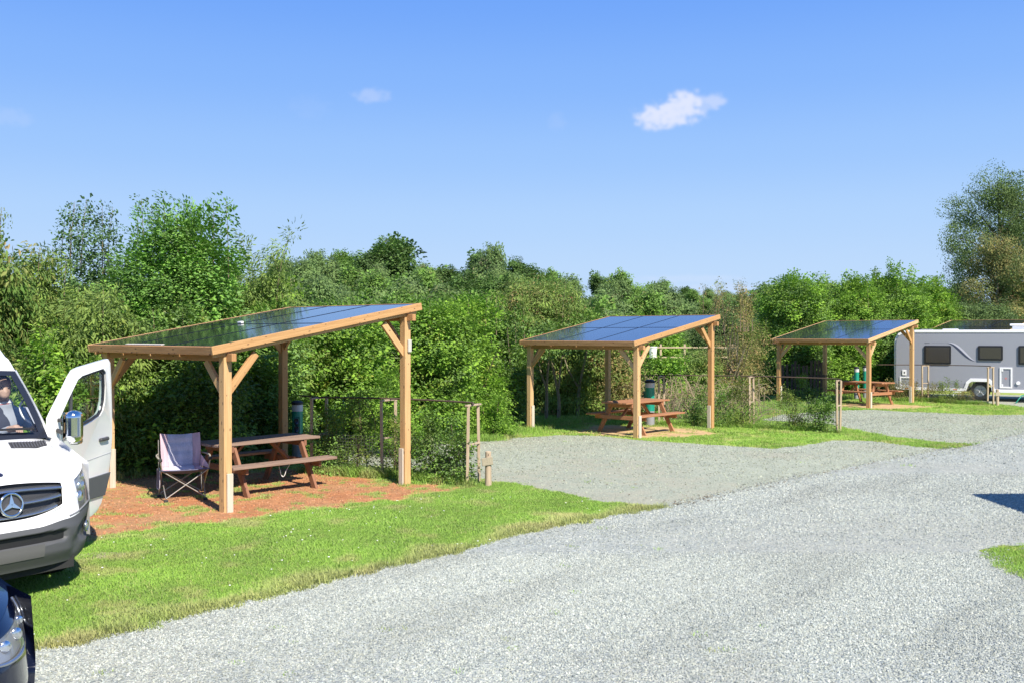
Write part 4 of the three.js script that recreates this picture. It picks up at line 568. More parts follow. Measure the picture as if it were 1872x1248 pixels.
  for (const [a, s] of [[[.62, 1.38, -1.46], 1], [[.40, 1.38, -1.52], -1]]) { const hb = [[a, [a[0] - .03 * s, a[1] + .015, a[2] + .07], .032, .034, 1.2]]; for (let f = 0; f < 4; f++) { const o = (f - 1.5) * .019; hb.push([[a[0] - .03 * s + o, a[1] + .015, a[2] + .08], [a[0] - .03 * s + o, a[1] + .02, a[2] + .12], .0095, .009], [[a[0] - .03 * s + o, a[1] + .02, a[2] + .12], [a[0] - .03 * s + o, a[1] - .015 - .004 * f, a[2] + .135], .009, .008]); } hb.push([[a[0] - .055 * s, a[1], a[2] + .04], [a[0] - .075 * s, a[1] - .01, a[2] + .085], .011, .009]); part('hand', body(hb, .005, .008, [a[0] - .14, a[1] - .09, a[2] - .05], [a[0] + .14, a[1] + .09, a[2] + .17]), skin, t); }
}

// ------------------------------------------------------------------ dark blue car
function car(pos, turn, label) {
  const t = thing('car', label, 'car', pos, turn);
  const navy = MP([.004, .007, .024], .16, { clearcoat: 1, clearcoatRoughness: .03, metalness: .3 }), black = M([.02, .02, .022], .45);
  const hw = .91, Pz = [[.18, -.12], [.3, -.03], [.5, .0], [.62, -.02], [.78, -.10], [.88, -.24]], ax = Math.abs;
  const F = (x, y) => ipl(Pz, y) - .10 * (x / .8) ** 2 - .42 * (ax(x) / hw) ** 6 - .06 * (ax(x) / hw) ** 3;
  const strip = (nx, ny, x0, x1, lo, hi, off = 0, wob) => gridGeo(nx, ny, (u, v) => { const x = lerp(x0, x1, u), y = lerp(lo(x), hi(x), v); return [x, y, F(x, y) + off + (wob ? wob(x, y) : 0)]; });
  const rec = (x, y) => -.06 * smooth(.16, .12, Math.hypot((ax(x) - .66) * .75, (y - .36) * 1.35));
  part('bumper', strip(70, 30, -hw, hw, () => .26, x => .64 + .02 * (x / hw) ** 2, 0, rec), navy, t);
  part('lower_bumper', [strip(60, 6, -hw, hw, () => .17, () => .262, .012)], M([.09, .09, .095], .5), t);
  part('splitter', [-1, 1].map(s => strip(10, 6, Math.min(s * .52, s * .84), Math.max(s * .52, s * .84), x => .24 + .10 * (ax(x) - .52), x => .29 + .16 * (ax(x) - .52), .02)), M([.5, .5, .52], .3, { metalness: .8 }), t);
  part('grille', strip(20, 8, -.46, .46, x => .46 + .05 * (ax(x) / .46) ** 2, () => .66, .01, (x, y) => -.02), black, t);
  for (const s of [-1, 1]) {
    const q = (off) => gridGeo(16, 10, (u, v) => { const x = lerp(.50, .885, u), lo = lerp(.665, .70, u) - .03 * Math.sin(Math.PI * u), hi = lerp(.745, .835, u), y = lerp(lo, hi, v); return [s * x, y, F(x, y) + off]; });
    const h = part('headlight', q(-.035), M([.30, .31, .32], .3, { metalness: .7 }), t); part('lamp', [[.62, .715, .035], [.73, .735, .035], [.82, .76, .026]].map(([x, y, r]) => new THREE.SphereGeometry(r, 16, 12).scale(1, 1, .5).translate(s * x, y, F(x, y) - .02)), chrome, h); part('cover', q(.004), lens, h);
    part('light_bezel', [tube([0, .3, .6, 1].map(k => { const x = lerp(.50, .885, k), y = lerp(.665, .70, k) - .03 * Math.sin(Math.PI * k); return [s * x, y, F(x, y) + .004]; }).concat([[s * .885, .78, F(.885, .78) + .004], [s * .88, .835, F(.88, .835) + .004]]), .010, 30, 6)], silver, h);
  }
  const edge = x => { const y = .64 + .02 * (x / hw) ** 2; return [x, y, F(x, y)]; }, wbs = x => [x * .96, 1.03 - .06 * (x / hw) ** 2, -1.22 - .12 * (x / hw) ** 2];
  part('front_skin', [strip(60, 8, -.5, .5, x => .645, x => .80 + .02 * (1 - (x / .5) ** 2), .002), ...[-1, 1].map(s => gridGeo(12, 6, (u, v) => { const x = s * lerp(.48, hw, u), y0 = lerp(.745, .838, (ax(x) - .5) / .385), y = lerp(y0, y0 + .05, v); return [x, y, F(x, y) + .002]; }))], navy, t);
  part('bonnet', gridGeo(50, 24, (u, v) => { const x = lerp(-hw, hw, u), y0 = ax(x) < .5 ? .80 + .02 * (1 - (x / .5) ** 2) : lerp(.745, .838, (ax(x) - .5) / .385) + .05, a = [x, y0, F(x, y0)], b = wbs(x), e = ax(x) / hw; return [lerp(a[0], b[0], v), lerp(a[1], b[1], v) + .06 * Math.sin(Math.PI * v) * (1 - e ** 4) + .012 * Math.exp(-(((e - .62) / .06) ** 2)) * Math.sin(Math.PI * v), lerp(a[2], b[2], v)]; }), navy, t);
  const roofAt = (x, z) => 1.48 - .05 * (x / .6) ** 2 - .10 * smooth(-2.9, -4.1, z) ;
  const wtop = x => [x * .70, 1.44 - .04 * x * x, -2.0 - .05 * x * x];
  part('windscreen', gridGeo(20, 12, (u, v) => { const x = lerp(-.80, .80, u), a = wbs(x), b = wtop(x); return [lerp(a[0], b[0], v), lerp(a[1], b[1], v) + .03 * Math.sin(Math.PI * v), lerp(a[2], b[2], v)]; }), glassDark, t);
  part('roof', gridGeo(20, 16, (u, v) => { const x = lerp(-.9, .9, u), a = wtop(x), z = lerp(a[2], -3.9, v); return [x * lerp(.70, .66, v), roofAt(x, z) - .035 * (1 - v) ** 4 - .06 * (ax(x) / .9) ** 6, z]; }), navy, t);
  part('rear', [gridGeo(16, 14, (u, v) => { const x = lerp(-.9, .9, u), y = lerp(.25, 1.37, v), k = smooth(.8, 1.37, y); return [x * lerp(1, .68, k), y, -4.35 + .45 * k + .12 * (ax(x) / .9) ** 4]; })], navy, t);
  for (const s of [-1, 1]) {
    part('body_side', gridGeo(40, 12, (u, v) => { const z = lerp(-.48, -4.25, u), top = lerp(.88, 1.0, smooth(0, .25, u)), y = lerp(.22, top, v), wa = [-.86, -3.55].some(c => Math.hypot(z - c, y - .32) < .36); return [s * (hw * (1 - .05 * Math.abs(v - .45)) - (wa ? .18 : 0)), y, z]; }), navy, t);
    part('side_glass', gridGeo(20, 6, (u, v) => { const z0 = lerp(-1.30, -4.0, u), z1 = lerp(-2.0, -3.85, u); return [s * lerp(.87, .62, v), lerp(.99, 1.42 - .04 * u, v), lerp(z0, z1, v)]; }), glassDark, t);
    const m = part('mirror', bx(.2, .13, .1, s * 1.0, 1.05, -1.55, .04), navy, t);
    for (const z of [-.86, -3.55]) wheelParts(t, s * .80, .32, z, .32, .21, M([.5, .5, .52], .35, { metalness: .8 }), 'x');
  }
  part('underbody', bx(1.5, .12, 3.9, 0, .24, -2.2), mat.rubber, t);
  return t;
}
car([-2.79, 0, -4.40], .90, 'dark blue car, only its headlight corner showing at bottom left');
{ const v2 = scene.getObjectByName('van').clone(); v2.name = numbered('van'); v2.position.set(8.65, 0, -6.06); v2.rotation.y = 0; scene.add(v2); v2.userData = { label: 'white van standing just beyond the right edge, its shadow on the road', category: 'van' }; }

// ------------------------------------------------------------------ foliage
function leafCluster(n, R, len, wid, o = {}) { // a sprig: n folded leaves round a few twigs
  const q = rng(o.seed ?? 1), pos = [], idx = [], droop = o.droop ?? .2;
  for (let k = 0; k < n; k++) {
    const a = q() * 6.283, b = Math.acos(2 * q() - 1), d = R * Math.cbrt(q()), c = V(Math.sin(b) * Math.cos(a) * d, Math.cos(b) * d * (o.flat ?? .8), Math.sin(b) * Math.sin(a) * d);
    const dir = V(c.x * 2 + (q() - .5) * R, (q() - .35) * R - droop * R * 2, c.z * 2 + (q() - .5) * R).normalize();
    const nrm = V((q() - .5) * 1.1 + c.x / R * .3, .5 + q() * .6, (q() - .5) * 1.1 + .55).normalize(), side = new THREE.Vector3().crossVectors(dir, nrm).normalize(); nrm.crossVectors(side, dir).normalize();
    const l = len * (.5 + .7 * q()), w = wid * (.7 + .5 * q()) * .5, fold = w * .35, cv = l * .12, P = (t, s, u) => c.clone().addScaledVector(dir, t * l).addScaledVector(side, s * w).addScaledVector(nrm, u), i = pos.length / 3;
    for (const v of [P(0, 0, 0), P(.38, 1, fold), P(.38, -1, fold), P(.45, 0, 0), P(.78, .62, fold * .4 - cv * .4), P(.78, -.62, fold * .4 - cv * .4), P(1, 0, -cv)]) pos.push(v.x, v.y, v.z);
    idx.push(i, i + 1, i + 3, i, i + 3, i + 2, i + 3, i + 1, i + 4, i + 3, i + 5, i + 2, i + 3, i + 4, i + 6, i + 3, i + 6, i + 5);
  }
  const g = new THREE.BufferGeometry(); g.setAttribute('position', new THREE.Float32BufferAttribute(pos, 3)); g.setIndex(idx); g.computeVertexNormals(); return g;
}
const lm = (rough, tr = .32, sp = .5) => MP([1, 1, 1], rough, { transmission: tr, thickness: 0, specularIntensity: sp, side: THREE.DoubleSide });
const leafSoft = lm(.8, .45, .4), leafGloss = lm(.62, .38, .9);
const SP = { // sprig geometry variants, material, leaf colours (linear)
  hazel: { g: [1, 2].map(s => leafCluster(20, .19, .085, .058, { seed: s })), m: leafSoft, c: [[0.209, 0.377, 0.04], [0.294, 0.49, 0.054], [0.152, 0.296, 0.033]] },
  holly: { g: [3, 4].map(s => leafCluster(24, .18, .075, .042, { seed: s, droop: .05 })), m: leafGloss, c: [[0.16, 0.348, 0.04], [0.222, 0.439, 0.054], [0.117, 0.255, 0.033]] },
  laurel: { g: [5, 6].map(s => leafCluster(22, .19, .08, .045, { seed: s })), m: leafGloss, c: [[0.155, 0.286, 0.041], [0.212, 0.366, 0.054], [0.113, 0.217, 0.034]] },
  willow: { g: [7, 8].map(s => leafCluster(24, .20, .11, .026, { seed: s, droop: .7 })), m: leafSoft, c: [[0.245, 0.35, 0.079], [0.298, 0.42, 0.088], [0.175, 0.271, 0.061]] },
  peach: { g: [9, 10].map(s => leafCluster(20, .20, .12, .034, { seed: s, droop: .9 })), m: leafSoft, c: [[0.191, 0.289, 0.063], [0.26, 0.289, 0.079], [0.136, 0.251, 0.047]] },
  rowan: { g: [11, 12].map(s => leafCluster(18, .16, .065, .045, { seed: s })), m: leafSoft, c: [[0.105, 0.201, 0.061], [0.131, 0.245, 0.07], [0.079, 0.158, 0.052]] },
  bramble: { g: [13, 14].map(s => leafCluster(18, .15, .055, .04, { seed: s })), m: leafSoft, c: [[0.193, 0.297, 0.049], [0.278, 0.353, 0.067], [0.128, 0.213, 0.042]] },
  dry: { g: [15, 16].map(s => leafCluster(20, .2, .06, .03, { seed: s, droop: .4 })), m: leafSoft, c: [[0.333, 0.298, 0.105], [0.263, 0.298, 0.088], [0.403, 0.298, 0.123]] },
  birch: { g: [17, 18].map(s => leafCluster(20, .30, .09, .06, { seed: s, droop: .8 })), m: leafSoft, c: [[0.131, 0.21, 0.061], [0.166, 0.254, 0.07], [0.105, 0.175, 0.052]] },
  birchBrown: { g: [19, 20].map(s => leafCluster(20, .30, .09, .06, { seed: s, droop: .8 })), m: leafSoft, c: [[0.246, 0.248, 0.084], [0.308, 0.276, 0.091], [0.17, 0.221, 0.067]] },
  oakFar: { g: [21, 22].map(s => leafCluster(44, .55, .19, .15, { seed: s, droop: .1 })), m: leafSoft, c: [[0.126, 0.236, 0.049], [0.158, 0.284, 0.058], [0.101, 0.194, 0.046]] },  // Far species: distance haze is worked into these lighter, greyer leaf colours
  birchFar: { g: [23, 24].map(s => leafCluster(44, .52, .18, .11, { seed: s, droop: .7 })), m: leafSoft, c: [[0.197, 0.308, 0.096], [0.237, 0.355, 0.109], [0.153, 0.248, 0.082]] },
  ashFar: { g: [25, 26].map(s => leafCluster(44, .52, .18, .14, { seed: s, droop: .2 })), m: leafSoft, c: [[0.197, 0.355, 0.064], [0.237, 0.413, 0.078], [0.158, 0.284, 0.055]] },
};
const bark = wm(woodTex([.40, .35, .29], [.24, .20, .16], 4, 201), .95), paleBark = wm(woodTex([.62, .58, .50], [.42, .38, .30], 4, 211), .95), twigM = M([.20, .15, .10], .9), dryTwig = M([.34, .27, .18], .9);
let nInst = 0;
// lobes: [dx, dy, dz, rx, ry, rz]; sprigs fill each lobe's outer shell and thin out inwards
function foliage(parent, lobes, sp, perM2, seed, o = {}) {
  const rS = sp.endsWith('Far') ? 2.2 : 1, S = SP[sp], r = rng(seed), lists = S.g.map(() => []), k = o.scale ?? 1;
  for (const [dx, dy, dz, rx, ry, rz] of lobes) {
    const area = 4 * Math.PI * Math.pow((Math.pow(rx * ry, 1.6) + Math.pow(rx * rz, 1.6) + Math.pow(ry * rz, 1.6)) / 3, 1 / 1.6), n = Math.round(area * perM2);
    for (let i = 0; i < n; i++) {
      const a = r() * 6.283, ct = 2 * r() - 1, st = Math.sqrt(1 - ct * ct), u = V(st * Math.cos(a), ct, st * Math.sin(a));
      const bump = 1 + .34 * n3(u.x * 1.9 + dx * 3 + seed, u.y * 1.9 + dy, u.z * 1.9 + dz) + .22 * n3(u.x * 4.5 + seed, u.y * 4.5, u.z * 4.5 + dx), d = (1 - .5 * r() * r() * r() - .10 * r()) * bump, p = V(dx + u.x * rx * d, dy + u.y * ry * d, dz + u.z * rz * d);
      if (p.y < (o.floor ?? .03) || (k < 2 && n3(p.x * 1.5 / rS + seed * .7, p.y * 1.5 / rS, p.z * 1.5 / rS) < -.58 + .2 * r())) continue;
      lists[Math.floor(r() * S.g.length)].push([p, u]);
    }
  }
  for (const [p, u] of o.extra ?? []) lists[Math.floor(r() * S.g.length)].push([p, u ?? V(0, 1, 0)]);
  const q = new THREE.Quaternion(), q2 = new THREE.Quaternion(), m4 = new THREE.Matrix4(), c = new THREE.Color(), Y = V(0, 1, 0);
  lists.forEach((L, v) => {
    if (!L.length) return; const im = new THREE.InstancedMesh(S.g[v], S.m, L.length); nInst += L.length;
    L.forEach(([p, u], i) => { q.setFromUnitVectors(V(0, 0, 1), V(u.x, u.y * .45, u.z + 1e-4).normalize()); q2.setFromAxisAngle(Y, (r() - .5) * 2.4); q.multiply(q2); const s = k * (.6 + .68 * r()); m4.compose(p, q, V(s, s, s)); im.setMatrixAt(i, m4);
      const a = S.c[Math.floor(r() * S.c.length)], b = (.78 + .44 * r()) * (1 + .22 * n3(p.x * .9 + seed, p.y * .9, p.z * .9)), w = r() < .02 ? 1.5 : 1; c.setRGB(a[0] * b * w, a[1] * b, a[2] * b * w); im.setColorAt(i, c); });
    im.name = v ? 'foliage_001' : 'foliage'; im.castShadow = im.receiveShadow = true; im.userData.kind = 'stuff'; parent.add(im);
  });
}
function stem(pts, r0, r1, rad = 7) { // tapered limb
  const cv = new THREE.CatmullRomCurve3(pts.map(p => V(...p))), n = pts.length * 4, fr = cv.computeFrenetFrames(n), g = gridGeo(rad, n, (u, v) => { const i = Math.round(v * n), c = cv.getPointAt(v), a = u * 6.2832, R = lerp(r0, r1, v); return [c.x + R * (Math.cos(a) * fr.normals[i].x + Math.sin(a) * fr.binormals[i].x), c.y + R * (Math.cos(a) * fr.normals[i].y + Math.sin(a) * fr.binormals[i].y), c.z + R * (Math.cos(a) * fr.normals[i].z + Math.sin(a) * fr.binormals[i].z)]; });
  const uv = g.attributes.uv; for (let i = 0; i < uv.count; i++) uv.setXY(i, uv.getX(i) * .5, uv.getY(i) * 2); return g;
}
function shrub(name, label, cat, [x, z], w, h, d, sp, o = {}) {
  const seed = Math.round((x * 131 + z * 517 + h * 71) * 10) & 0xffff, r = rng(seed), t = thing(name, label, cat, [x, o.y ?? 0, z], o.turn ?? -.75, o.group);
  const lobes = [], n = o.lobes ?? Math.max(5, Math.round(w * h * 1.1)), low = o.low ?? 0;
  for (let i = 0; i < n; i++) { const f = (i + .5) / n, y = low + (h - low) * (.16 + .64 * ((i * .618 + r() * .2) % 1)), taper = (o.taper ?? .35), ww = w * .5 * (1 - taper * Math.pow((y - low) / (h - low), 1.6)), R = (.24 + .13 * r()) * Math.min(w, (h - low) * .95); lobes.push([(r() * 2 - 1) * Math.max(0, ww - R * .7), y, (r() * 2 - 1) * Math.max(.05, d * .5 - R * .5), R * (1 + .25 * r()), R * (.8 + .3 * r()), Math.min(R, d * .55)]); }
  lobes.push([(r() - .5) * w * .3, h * .84, 0, w * .2 * (o.peak ?? 1), h * .16, d * .3]);
  if (low < .3) for (let k = -1; k <= 1; k++) lobes.push([k * w * .3, h * .2, d * .1, w * .27, h * .24, d * .42]);
  // upright shoots and arching sprays breaking the outline
  const extra = [], shoots = []; for (let k = 0; k < (o.shoots ?? 4); k++) { const sx = (r() - .5) * w * .75, sz = (r() - .5) * d * .6, y0 = h * .72, L = h * (o.shootLen ?? .2) * (.6 + .8 * r()), lx = (r() - .5) * L * (o.arch ?? .8), lz = (r() - .5) * L * (o.arch ?? .8), pts = [0, .33, .66, 1].map(f => [sx + lx * f * f, y0 + (h * .22 + L) * f - (o.arch ?? 0) * .1 * f * f, sz + lz * f * f]); shoots.push(stem(pts, .011 * (o.thick ?? 1), .003, 5)); const m = Math.round(6 + L * 12); for (let i = 0; i < m; i++) { const f = .25 + .78 * i / m; extra.push([V(sx + lx * f * f + (r() - .5) * .14, y0 + (h * .22 + L) * f, sz + lz * f * f + (r() - .5) * .14), V(r() - .5, .6, r() - .5).normalize()]); } }
  const stems = []; for (let k = 0; k < (o.stems ?? 5); k++) { const bx0 = (r() - .5) * w * .35, bz = (r() - .5) * d * .4, tx = (r() - .5) * w * .7, tz = (r() - .5) * d * .6, hh = h * (.55 + .3 * r()); part('stem', stem([[bx0, -.08, bz], [lerp(bx0, tx, .2) + (r() - .5) * .08, hh * .35, lerp(bz, tz, .2)], [lerp(bx0, tx, .6), hh * .7, lerp(bz, tz, .6)], [tx, hh, tz]], (.018 + .02 * r()) * (o.thick ?? 1) * (h > 3 ? 1.3 : 1), .006), o.bark ?? bark, t); }
  if (shoots.length) part('shoots', shoots, twigM, t, 'stuff');
  foliage(t, lobes, sp, o.density ?? 34, seed, { extra, scale: o.scale ?? 1 });
  if (o.mix) foliage(t, lobes.filter((_, i) => i % 2), o.mix, (o.density ?? 34) * .45, seed + 9, { scale: o.scale ?? 1 });
  return t;
}
const HG = 'mixed hedge shrubs behind the pitches';
shrub('fruit_tree', 'reddish tipped peach like shrub at the left edge above the van', 'shrub', [-8.7, -16.2], 1.8, 4.05, 1.4, 'peach', { group: HG, shoots: 6, shootLen: .12 });
shrub('willow_shrub', 'drooping olive green shrub behind the van, second from left edge', 'shrub', [-8.25, -17.2], 1.6, 3.75, 1.4, 'willow', { group: HG, mix: 'peach', shoots: 3, shootLen: .06 });
shrub('hedge_shrub', 'yellow green shrub behind the open van door', 'shrub', [-7.0, -16.9], 2.2, 3.0, 1.5, 'willow', { group: HG, mix: 'bramble', shoots: 3, shootLen: .08 });
shrub('hedge_shrub', 'low leafy green shrub between the van and the canopy corner', 'shrub', [-7.3, -15.9], 1.7, 2.3, 1.2, 'hazel', { group: HG, mix: 'willow', shoots: 2, shootLen: .08 });
shrub('sapling_tree', 'airy blue green sapling rising above the hedge left of the tall pointed bush', 'tree', [-8.25, -19.4], 1.7, 4.75, 1.3, 'rowan', { group: HG, low: 1.6, density: 15, shoots: 7, shootLen: .07, taper: .15, stems: 3, lobes: 10 });
shrub('holly_tree', 'tall pointed glossy bright green bush above the nearest canopy', 'tree', [-6.35, -18.7], 2.7, 4.6, 2.0, 'holly', { group: HG, taper: .85, shoots: 14, shootLen: .09, lobes: 17, peak: .8, arch: .3, density: 36 });
shrub('hedge_shrub', 'dark glossy hedge shrub behind the camping chair', 'shrub', [-6.0, -17.3], 2.6, 2.75, 1.5, 'laurel', { group: HG, mix: 'hazel', shoots: 2, shootLen: .05 });
shrub('hedge_shrub', 'dark low hedge shrub at the left canopy post', 'shrub', [-7.0, -16.6], 1.7, 2.2, 1.3, 'laurel', { group: HG, shoots: 2, shootLen: .05 });
shrub('hedge_shrub', 'pale green arching shrub with thin shoots above the near solar roof', 'shrub', [-5.05, -19.9], 2.0, 3.55, 1.6, 'willow', { group: HG, mix: 'hazel', shoots: 8, shootLen: .22, arch: 1.1 });
shrub('hedge_shrub', 'dense green hedge shrub behind the near picnic table', 'shrub', [-4.75, -19.0], 2.4, 2.75, 1.4, 'laurel', { group: HG, mix: 'hazel', shoots: 2, shootLen: .06 });
shrub('hedge_shrub', 'leafy hedge shrub behind the left end of the near wire fence', 'shrub', [-3.3, -20.9], 2.5, 2.85, 1.6, 'hazel', { group: HG, mix: 'laurel', shoots: 3, shootLen: .07 });
shrub('hedge_shrub', 'bright green hedge shrub behind the tall post of the near canopy', 'shrub', [-2.1, -22.5], 2.5, 2.95, 1.7, 'hazel', { group: HG, mix: 'laurel', shoots: 3, shootLen: .07 });
shrub('hedge_shrub', 'bright green bushy shrub left of the middle canopy roof', 'shrub', [-1.15, -24.3], 2.4, 3.15, 1.5, 'hazel', { group: HG, shoots: 4, shootLen: .07 });
shrub('hedge_shrub', 'dark green shrub with pale stems at the left post of the middle canopy', 'shrub', [-.25, -25.6], 1.5, 2.9, 1.3, 'laurel', { group: HG, mix: 'hazel', bark: paleBark, stems: 7, shoots: 3, shootLen: .08 });
shrub('hedge_shrub', 'pale yellow green scrub above the left edge of the middle solar roof', 'shrub', [.9, -29.0], 3.4, 3.55, 1.8, 'willow', { group: HG, mix: 'dry', shoots: 7, shootLen: .1 });
shrub('hedge_shrub', 'dark shaded shrub behind the middle canopy', 'shrub', [1.9, -28.6], 2.8, 2.7, 1.5, 'laurel', { group: HG, low: .5, stems: 6, bark: paleBark, shoots: 2, shootLen: .05 });
for (const [i, [x, z, h, l]] of [[1.82, -27.5, 2.4, .35], [1.24, -26.6, 2.2, -.3], [.9, -26.3, 2.1, .1]].entries()) { const t = thing('bare_sapling', ['pale forked trunk in the shade nearest the back post of the middle canopy', 'thin leaning trunk in the shade, middle of three behind the canopy', 'thin pale trunk in the shade, leftmost behind the middle canopy'][i], 'tree', [x, 0, z], 0, 'saplings behind the middle canopy'); part('trunk', stem([[0, -.05, 0], [.02, .5, 0], [l * .2, 1.0, 0], [l * .6, h * .7, .1], [l, h, .1]], .05, .02), paleBark, t); part('limb', stem([[.01, .85, 0], [-l * .5 - .1, 1.35, .05], [-l - .15, h * .9, 0]], .03, .012), paleBark, t); foliage(t, [[l * .6, h, 0, .55, .4, .5], [-.3, h * .95, 0, .5, .4, .5]], 'laurel', 22, 700 + i); }
shrub('hedge_shrub', 'pale olive shrub beside the back post of the middle canopy', 'shrub', [3.0, -28.2], 1.8, 2.25, 1.3, 'dry', { group: HG, mix: 'bramble', shoots: 5, shootLen: .12, arch: 1.2 });
shrub('hedge_shrub', 'bright green round bush below the far rail fence', 'shrub', [4.7, -29.6], 2.0, 1.55, 1.5, 'hazel', { group: HG, shoots: 3, shootLen: .1 });
shrub('hedge_shrub', 'yellow green bush right of the far white bowl', 'shrub', [6.0, -31.6], 2.0, 1.6, 1.5, 'willow', { group: HG, mix: 'bramble', shoots: 4, shootLen: .1 });
shrub('hedge_shrub', 'browning feathery shrub between the middle and farther canopy', 'shrub', [7.1, -31.8], 2.3, 3.3, 1.7, 'dry', { group: HG, shoots: 12, shootLen: .22, arch: 1.0, stems: 12, thick: 1.5, bark: paleBark, density: 13, scale: .9 });
shrub('hedge_shrub', 'green shrub left of the canopy nearest the caravan', 'shrub', [8.0, -34.4], 1.7, 2.6, 1.4, 'bramble', { group: HG, mix: 'dry', shoots: 4, shootLen: .1 });
shrub('hedge_shrub', 'dark green hedge shrub in the shade of the canopy nearest the caravan', 'shrub', [10.6, -37.4], 2.6, 3.2, 1.4, 'laurel', { group: HG, shoots: 3, shootLen: .06 });
shrub('hedge_shrub', 'leafy green shrub over the left edge of the farther solar roof', 'shrub', [10.7, -37.9], 3.0, 4.3, 2.0, 'hazel', { group: HG, mix: 'laurel', shoots: 5, shootLen: .08 });
shrub('hedge_shrub', 'bright leafy shrub above the middle of the farther solar roof', 'shrub', [13.0, -38.9], 3.0, 4.5, 2.0, 'hazel', { group: HG, shoots: 6, shootLen: .1 });
shrub('hedge_shrub', 'big green bush with tall shoots left of the tall birch', 'shrub', [16.1, -42.6], 3.6, 4.7, 2.2, 'hazel', { group: HG, mix: 'laurel', shoots: 9, shootLen: .16, arch: .5 });
shrub('hedge_shrub', 'rounded bright green bush above the caravan roof', 'shrub', [19.2, -46.4], 3.4, 4.5, 2.2, 'hazel', { group: HG, shoots: 3, shootLen: .05, taper: .5 });
shrub('hedge_shrub', 'dark hedge bush between farther canopy and caravan', 'shrub', [14.3, -38.4], 2.6, 2.9, 1.8, 'laurel', { group: HG, shoots: 2, shootLen: .05 });
shrub('hedge_shrub', 'green hedge bush behind the two power pillars', 'shrub', [12.6, -38.0], 2.4, 2.6, 1.5, 'hazel', { group: HG, mix: 'laurel', shoots: 3, shootLen: .06 });
shrub('hedge_shrub', 'grey green bush behind the caravan under the birch', 'shrub', [21.6, -46.5], 4.2, 3.6, 2.4, 'birch', { group: HG, shoots: 4, shootLen: .08 });
shrub('field_bush', 'round green bush behind the far rail fence, left one', 'shrub', [6.2, -47], 4.2, 2.9, 2.5, 'hazel', { group: 'bushes behind the far rail fence', scale: 1.4, density: 16 });
shrub('field_bush', 'olive green bush behind the far rail fence, right one', 'shrub', [10.2, -48], 4.4, 3.1, 2.5, 'birch', { group: 'bushes behind the far rail fence', scale: 1.1, density: 18 });
// plants growing through the fences and along the fence feet
const FG = 'plants grown into the wire fences';
for (const [x, z, w, h, d, sp, l] of [
  [-3.05, -16.55, .75, .85, .5, 'laurel', 'leafy plant at the left end of the near wire fence'], [-2.5, -16.35, .8, 1.0, .45, 'bramble', 'tall bramble in the near fence left of the tall post'], [-1.75, -15.95, .7, .75, .45, 'bramble', 'bushy bramble in the near fence behind the tall post'], [-1.2, -15.55, .75, .8, .45, 'laurel', 'dark leafy plant in the near fence right of the tall post'], [-.85, -15.3, .5, .55, .4, 'laurel', 'small leafy plant at the right end of the near wire fence'],
  [-2.3, -18.9, 1.6, 1.2, .8, 'hazel', 'leafy scrub seen through the near wire fence'], [-.5, -22.1, 1.1, .75, .6, 'hazel', 'low bright green weeds at the hedge foot behind the near fence'],
  [5.0, -24.95, 1.3, .75, .5, 'laurel', 'dark low plant in the middle fence behind the canopy post'], [5.7, -24.6, .8, .9, .45, 'bramble', 'green plant at the middle stakes of the middle fence'], [6.75, -23.9, .75, .75, .45, 'bramble', 'bushy plant left in the right half of the middle fence'], [7.3, -23.45, .6, .6, .4, 'laurel', 'grey green plant at the right end of the middle fence'],
  [9.9, -33.6, 1.1, .7, .8, 'laurel', 'dark low bush inside the canopy nearest the caravan'], [13.6, -34.3, 1.3, .55, .6, 'dry', 'dry low weeds left of the caravan fence'], [13.2, -34.7, 1.2, .5, .5, 'dry', 'brownish weeds left of the caravan fence near the canopy post'], [14.3, -33.85, .9, .45, .4, 'dry', 'brownish weeds behind the left stakes of the caravan fence'], [14.6, -33.3, .9, .6, .5, 'bramble', 'weeds in the fence before the caravan'], [14.95, -32.9, .6, .3, .3, 'dry', 'dry grassy weeds at the right end of the caravan fence']])
  shrub('fence_plant', l, 'plant', [x, z], w, h, d, sp, { group: FG, shoots: 5, shootLen: .35, arch: .9, stems: 4, density: 30, scale: .62, thick: .5, turn: -.55, lobes: 6 });
{ // dry bramble canes tangled behind the middle fence
  const t = thing('bramble_tangle', 'tangle of dry brown bramble canes behind the middle fence', 'brambles', [5.4, 0, -26.4], -.4), r = rng(808), canes = [];
  for (let k = 0; k < 260; k++) { const x = (r() - .62) * 3.2, z = (r() - .5) * 1.2, L = .3 + r() * .6, a = r() * 6.28, y = r() * .65, hh = .15 + r() * .5; canes.push(stem([[x, y, z], [x + Math.cos(a) * L * .4, y + hh * .9, z + Math.sin(a) * L * .3], [x + Math.cos(a) * L * .8, y + hh, z + Math.sin(a) * L * .6], [x + Math.cos(a) * L * 1.2, y + hh * .6, z + Math.sin(a) * L * .8]], .008, .003, 4)); }
  part('canes', canes, dryTwig, t, 'stuff'); foliage(t, [[-1, .5, 0, 1, .5, .5], [.8, .45, 0, 1.2, .5, .5]], 'dry', 9, 809, { scale: .6 });
}
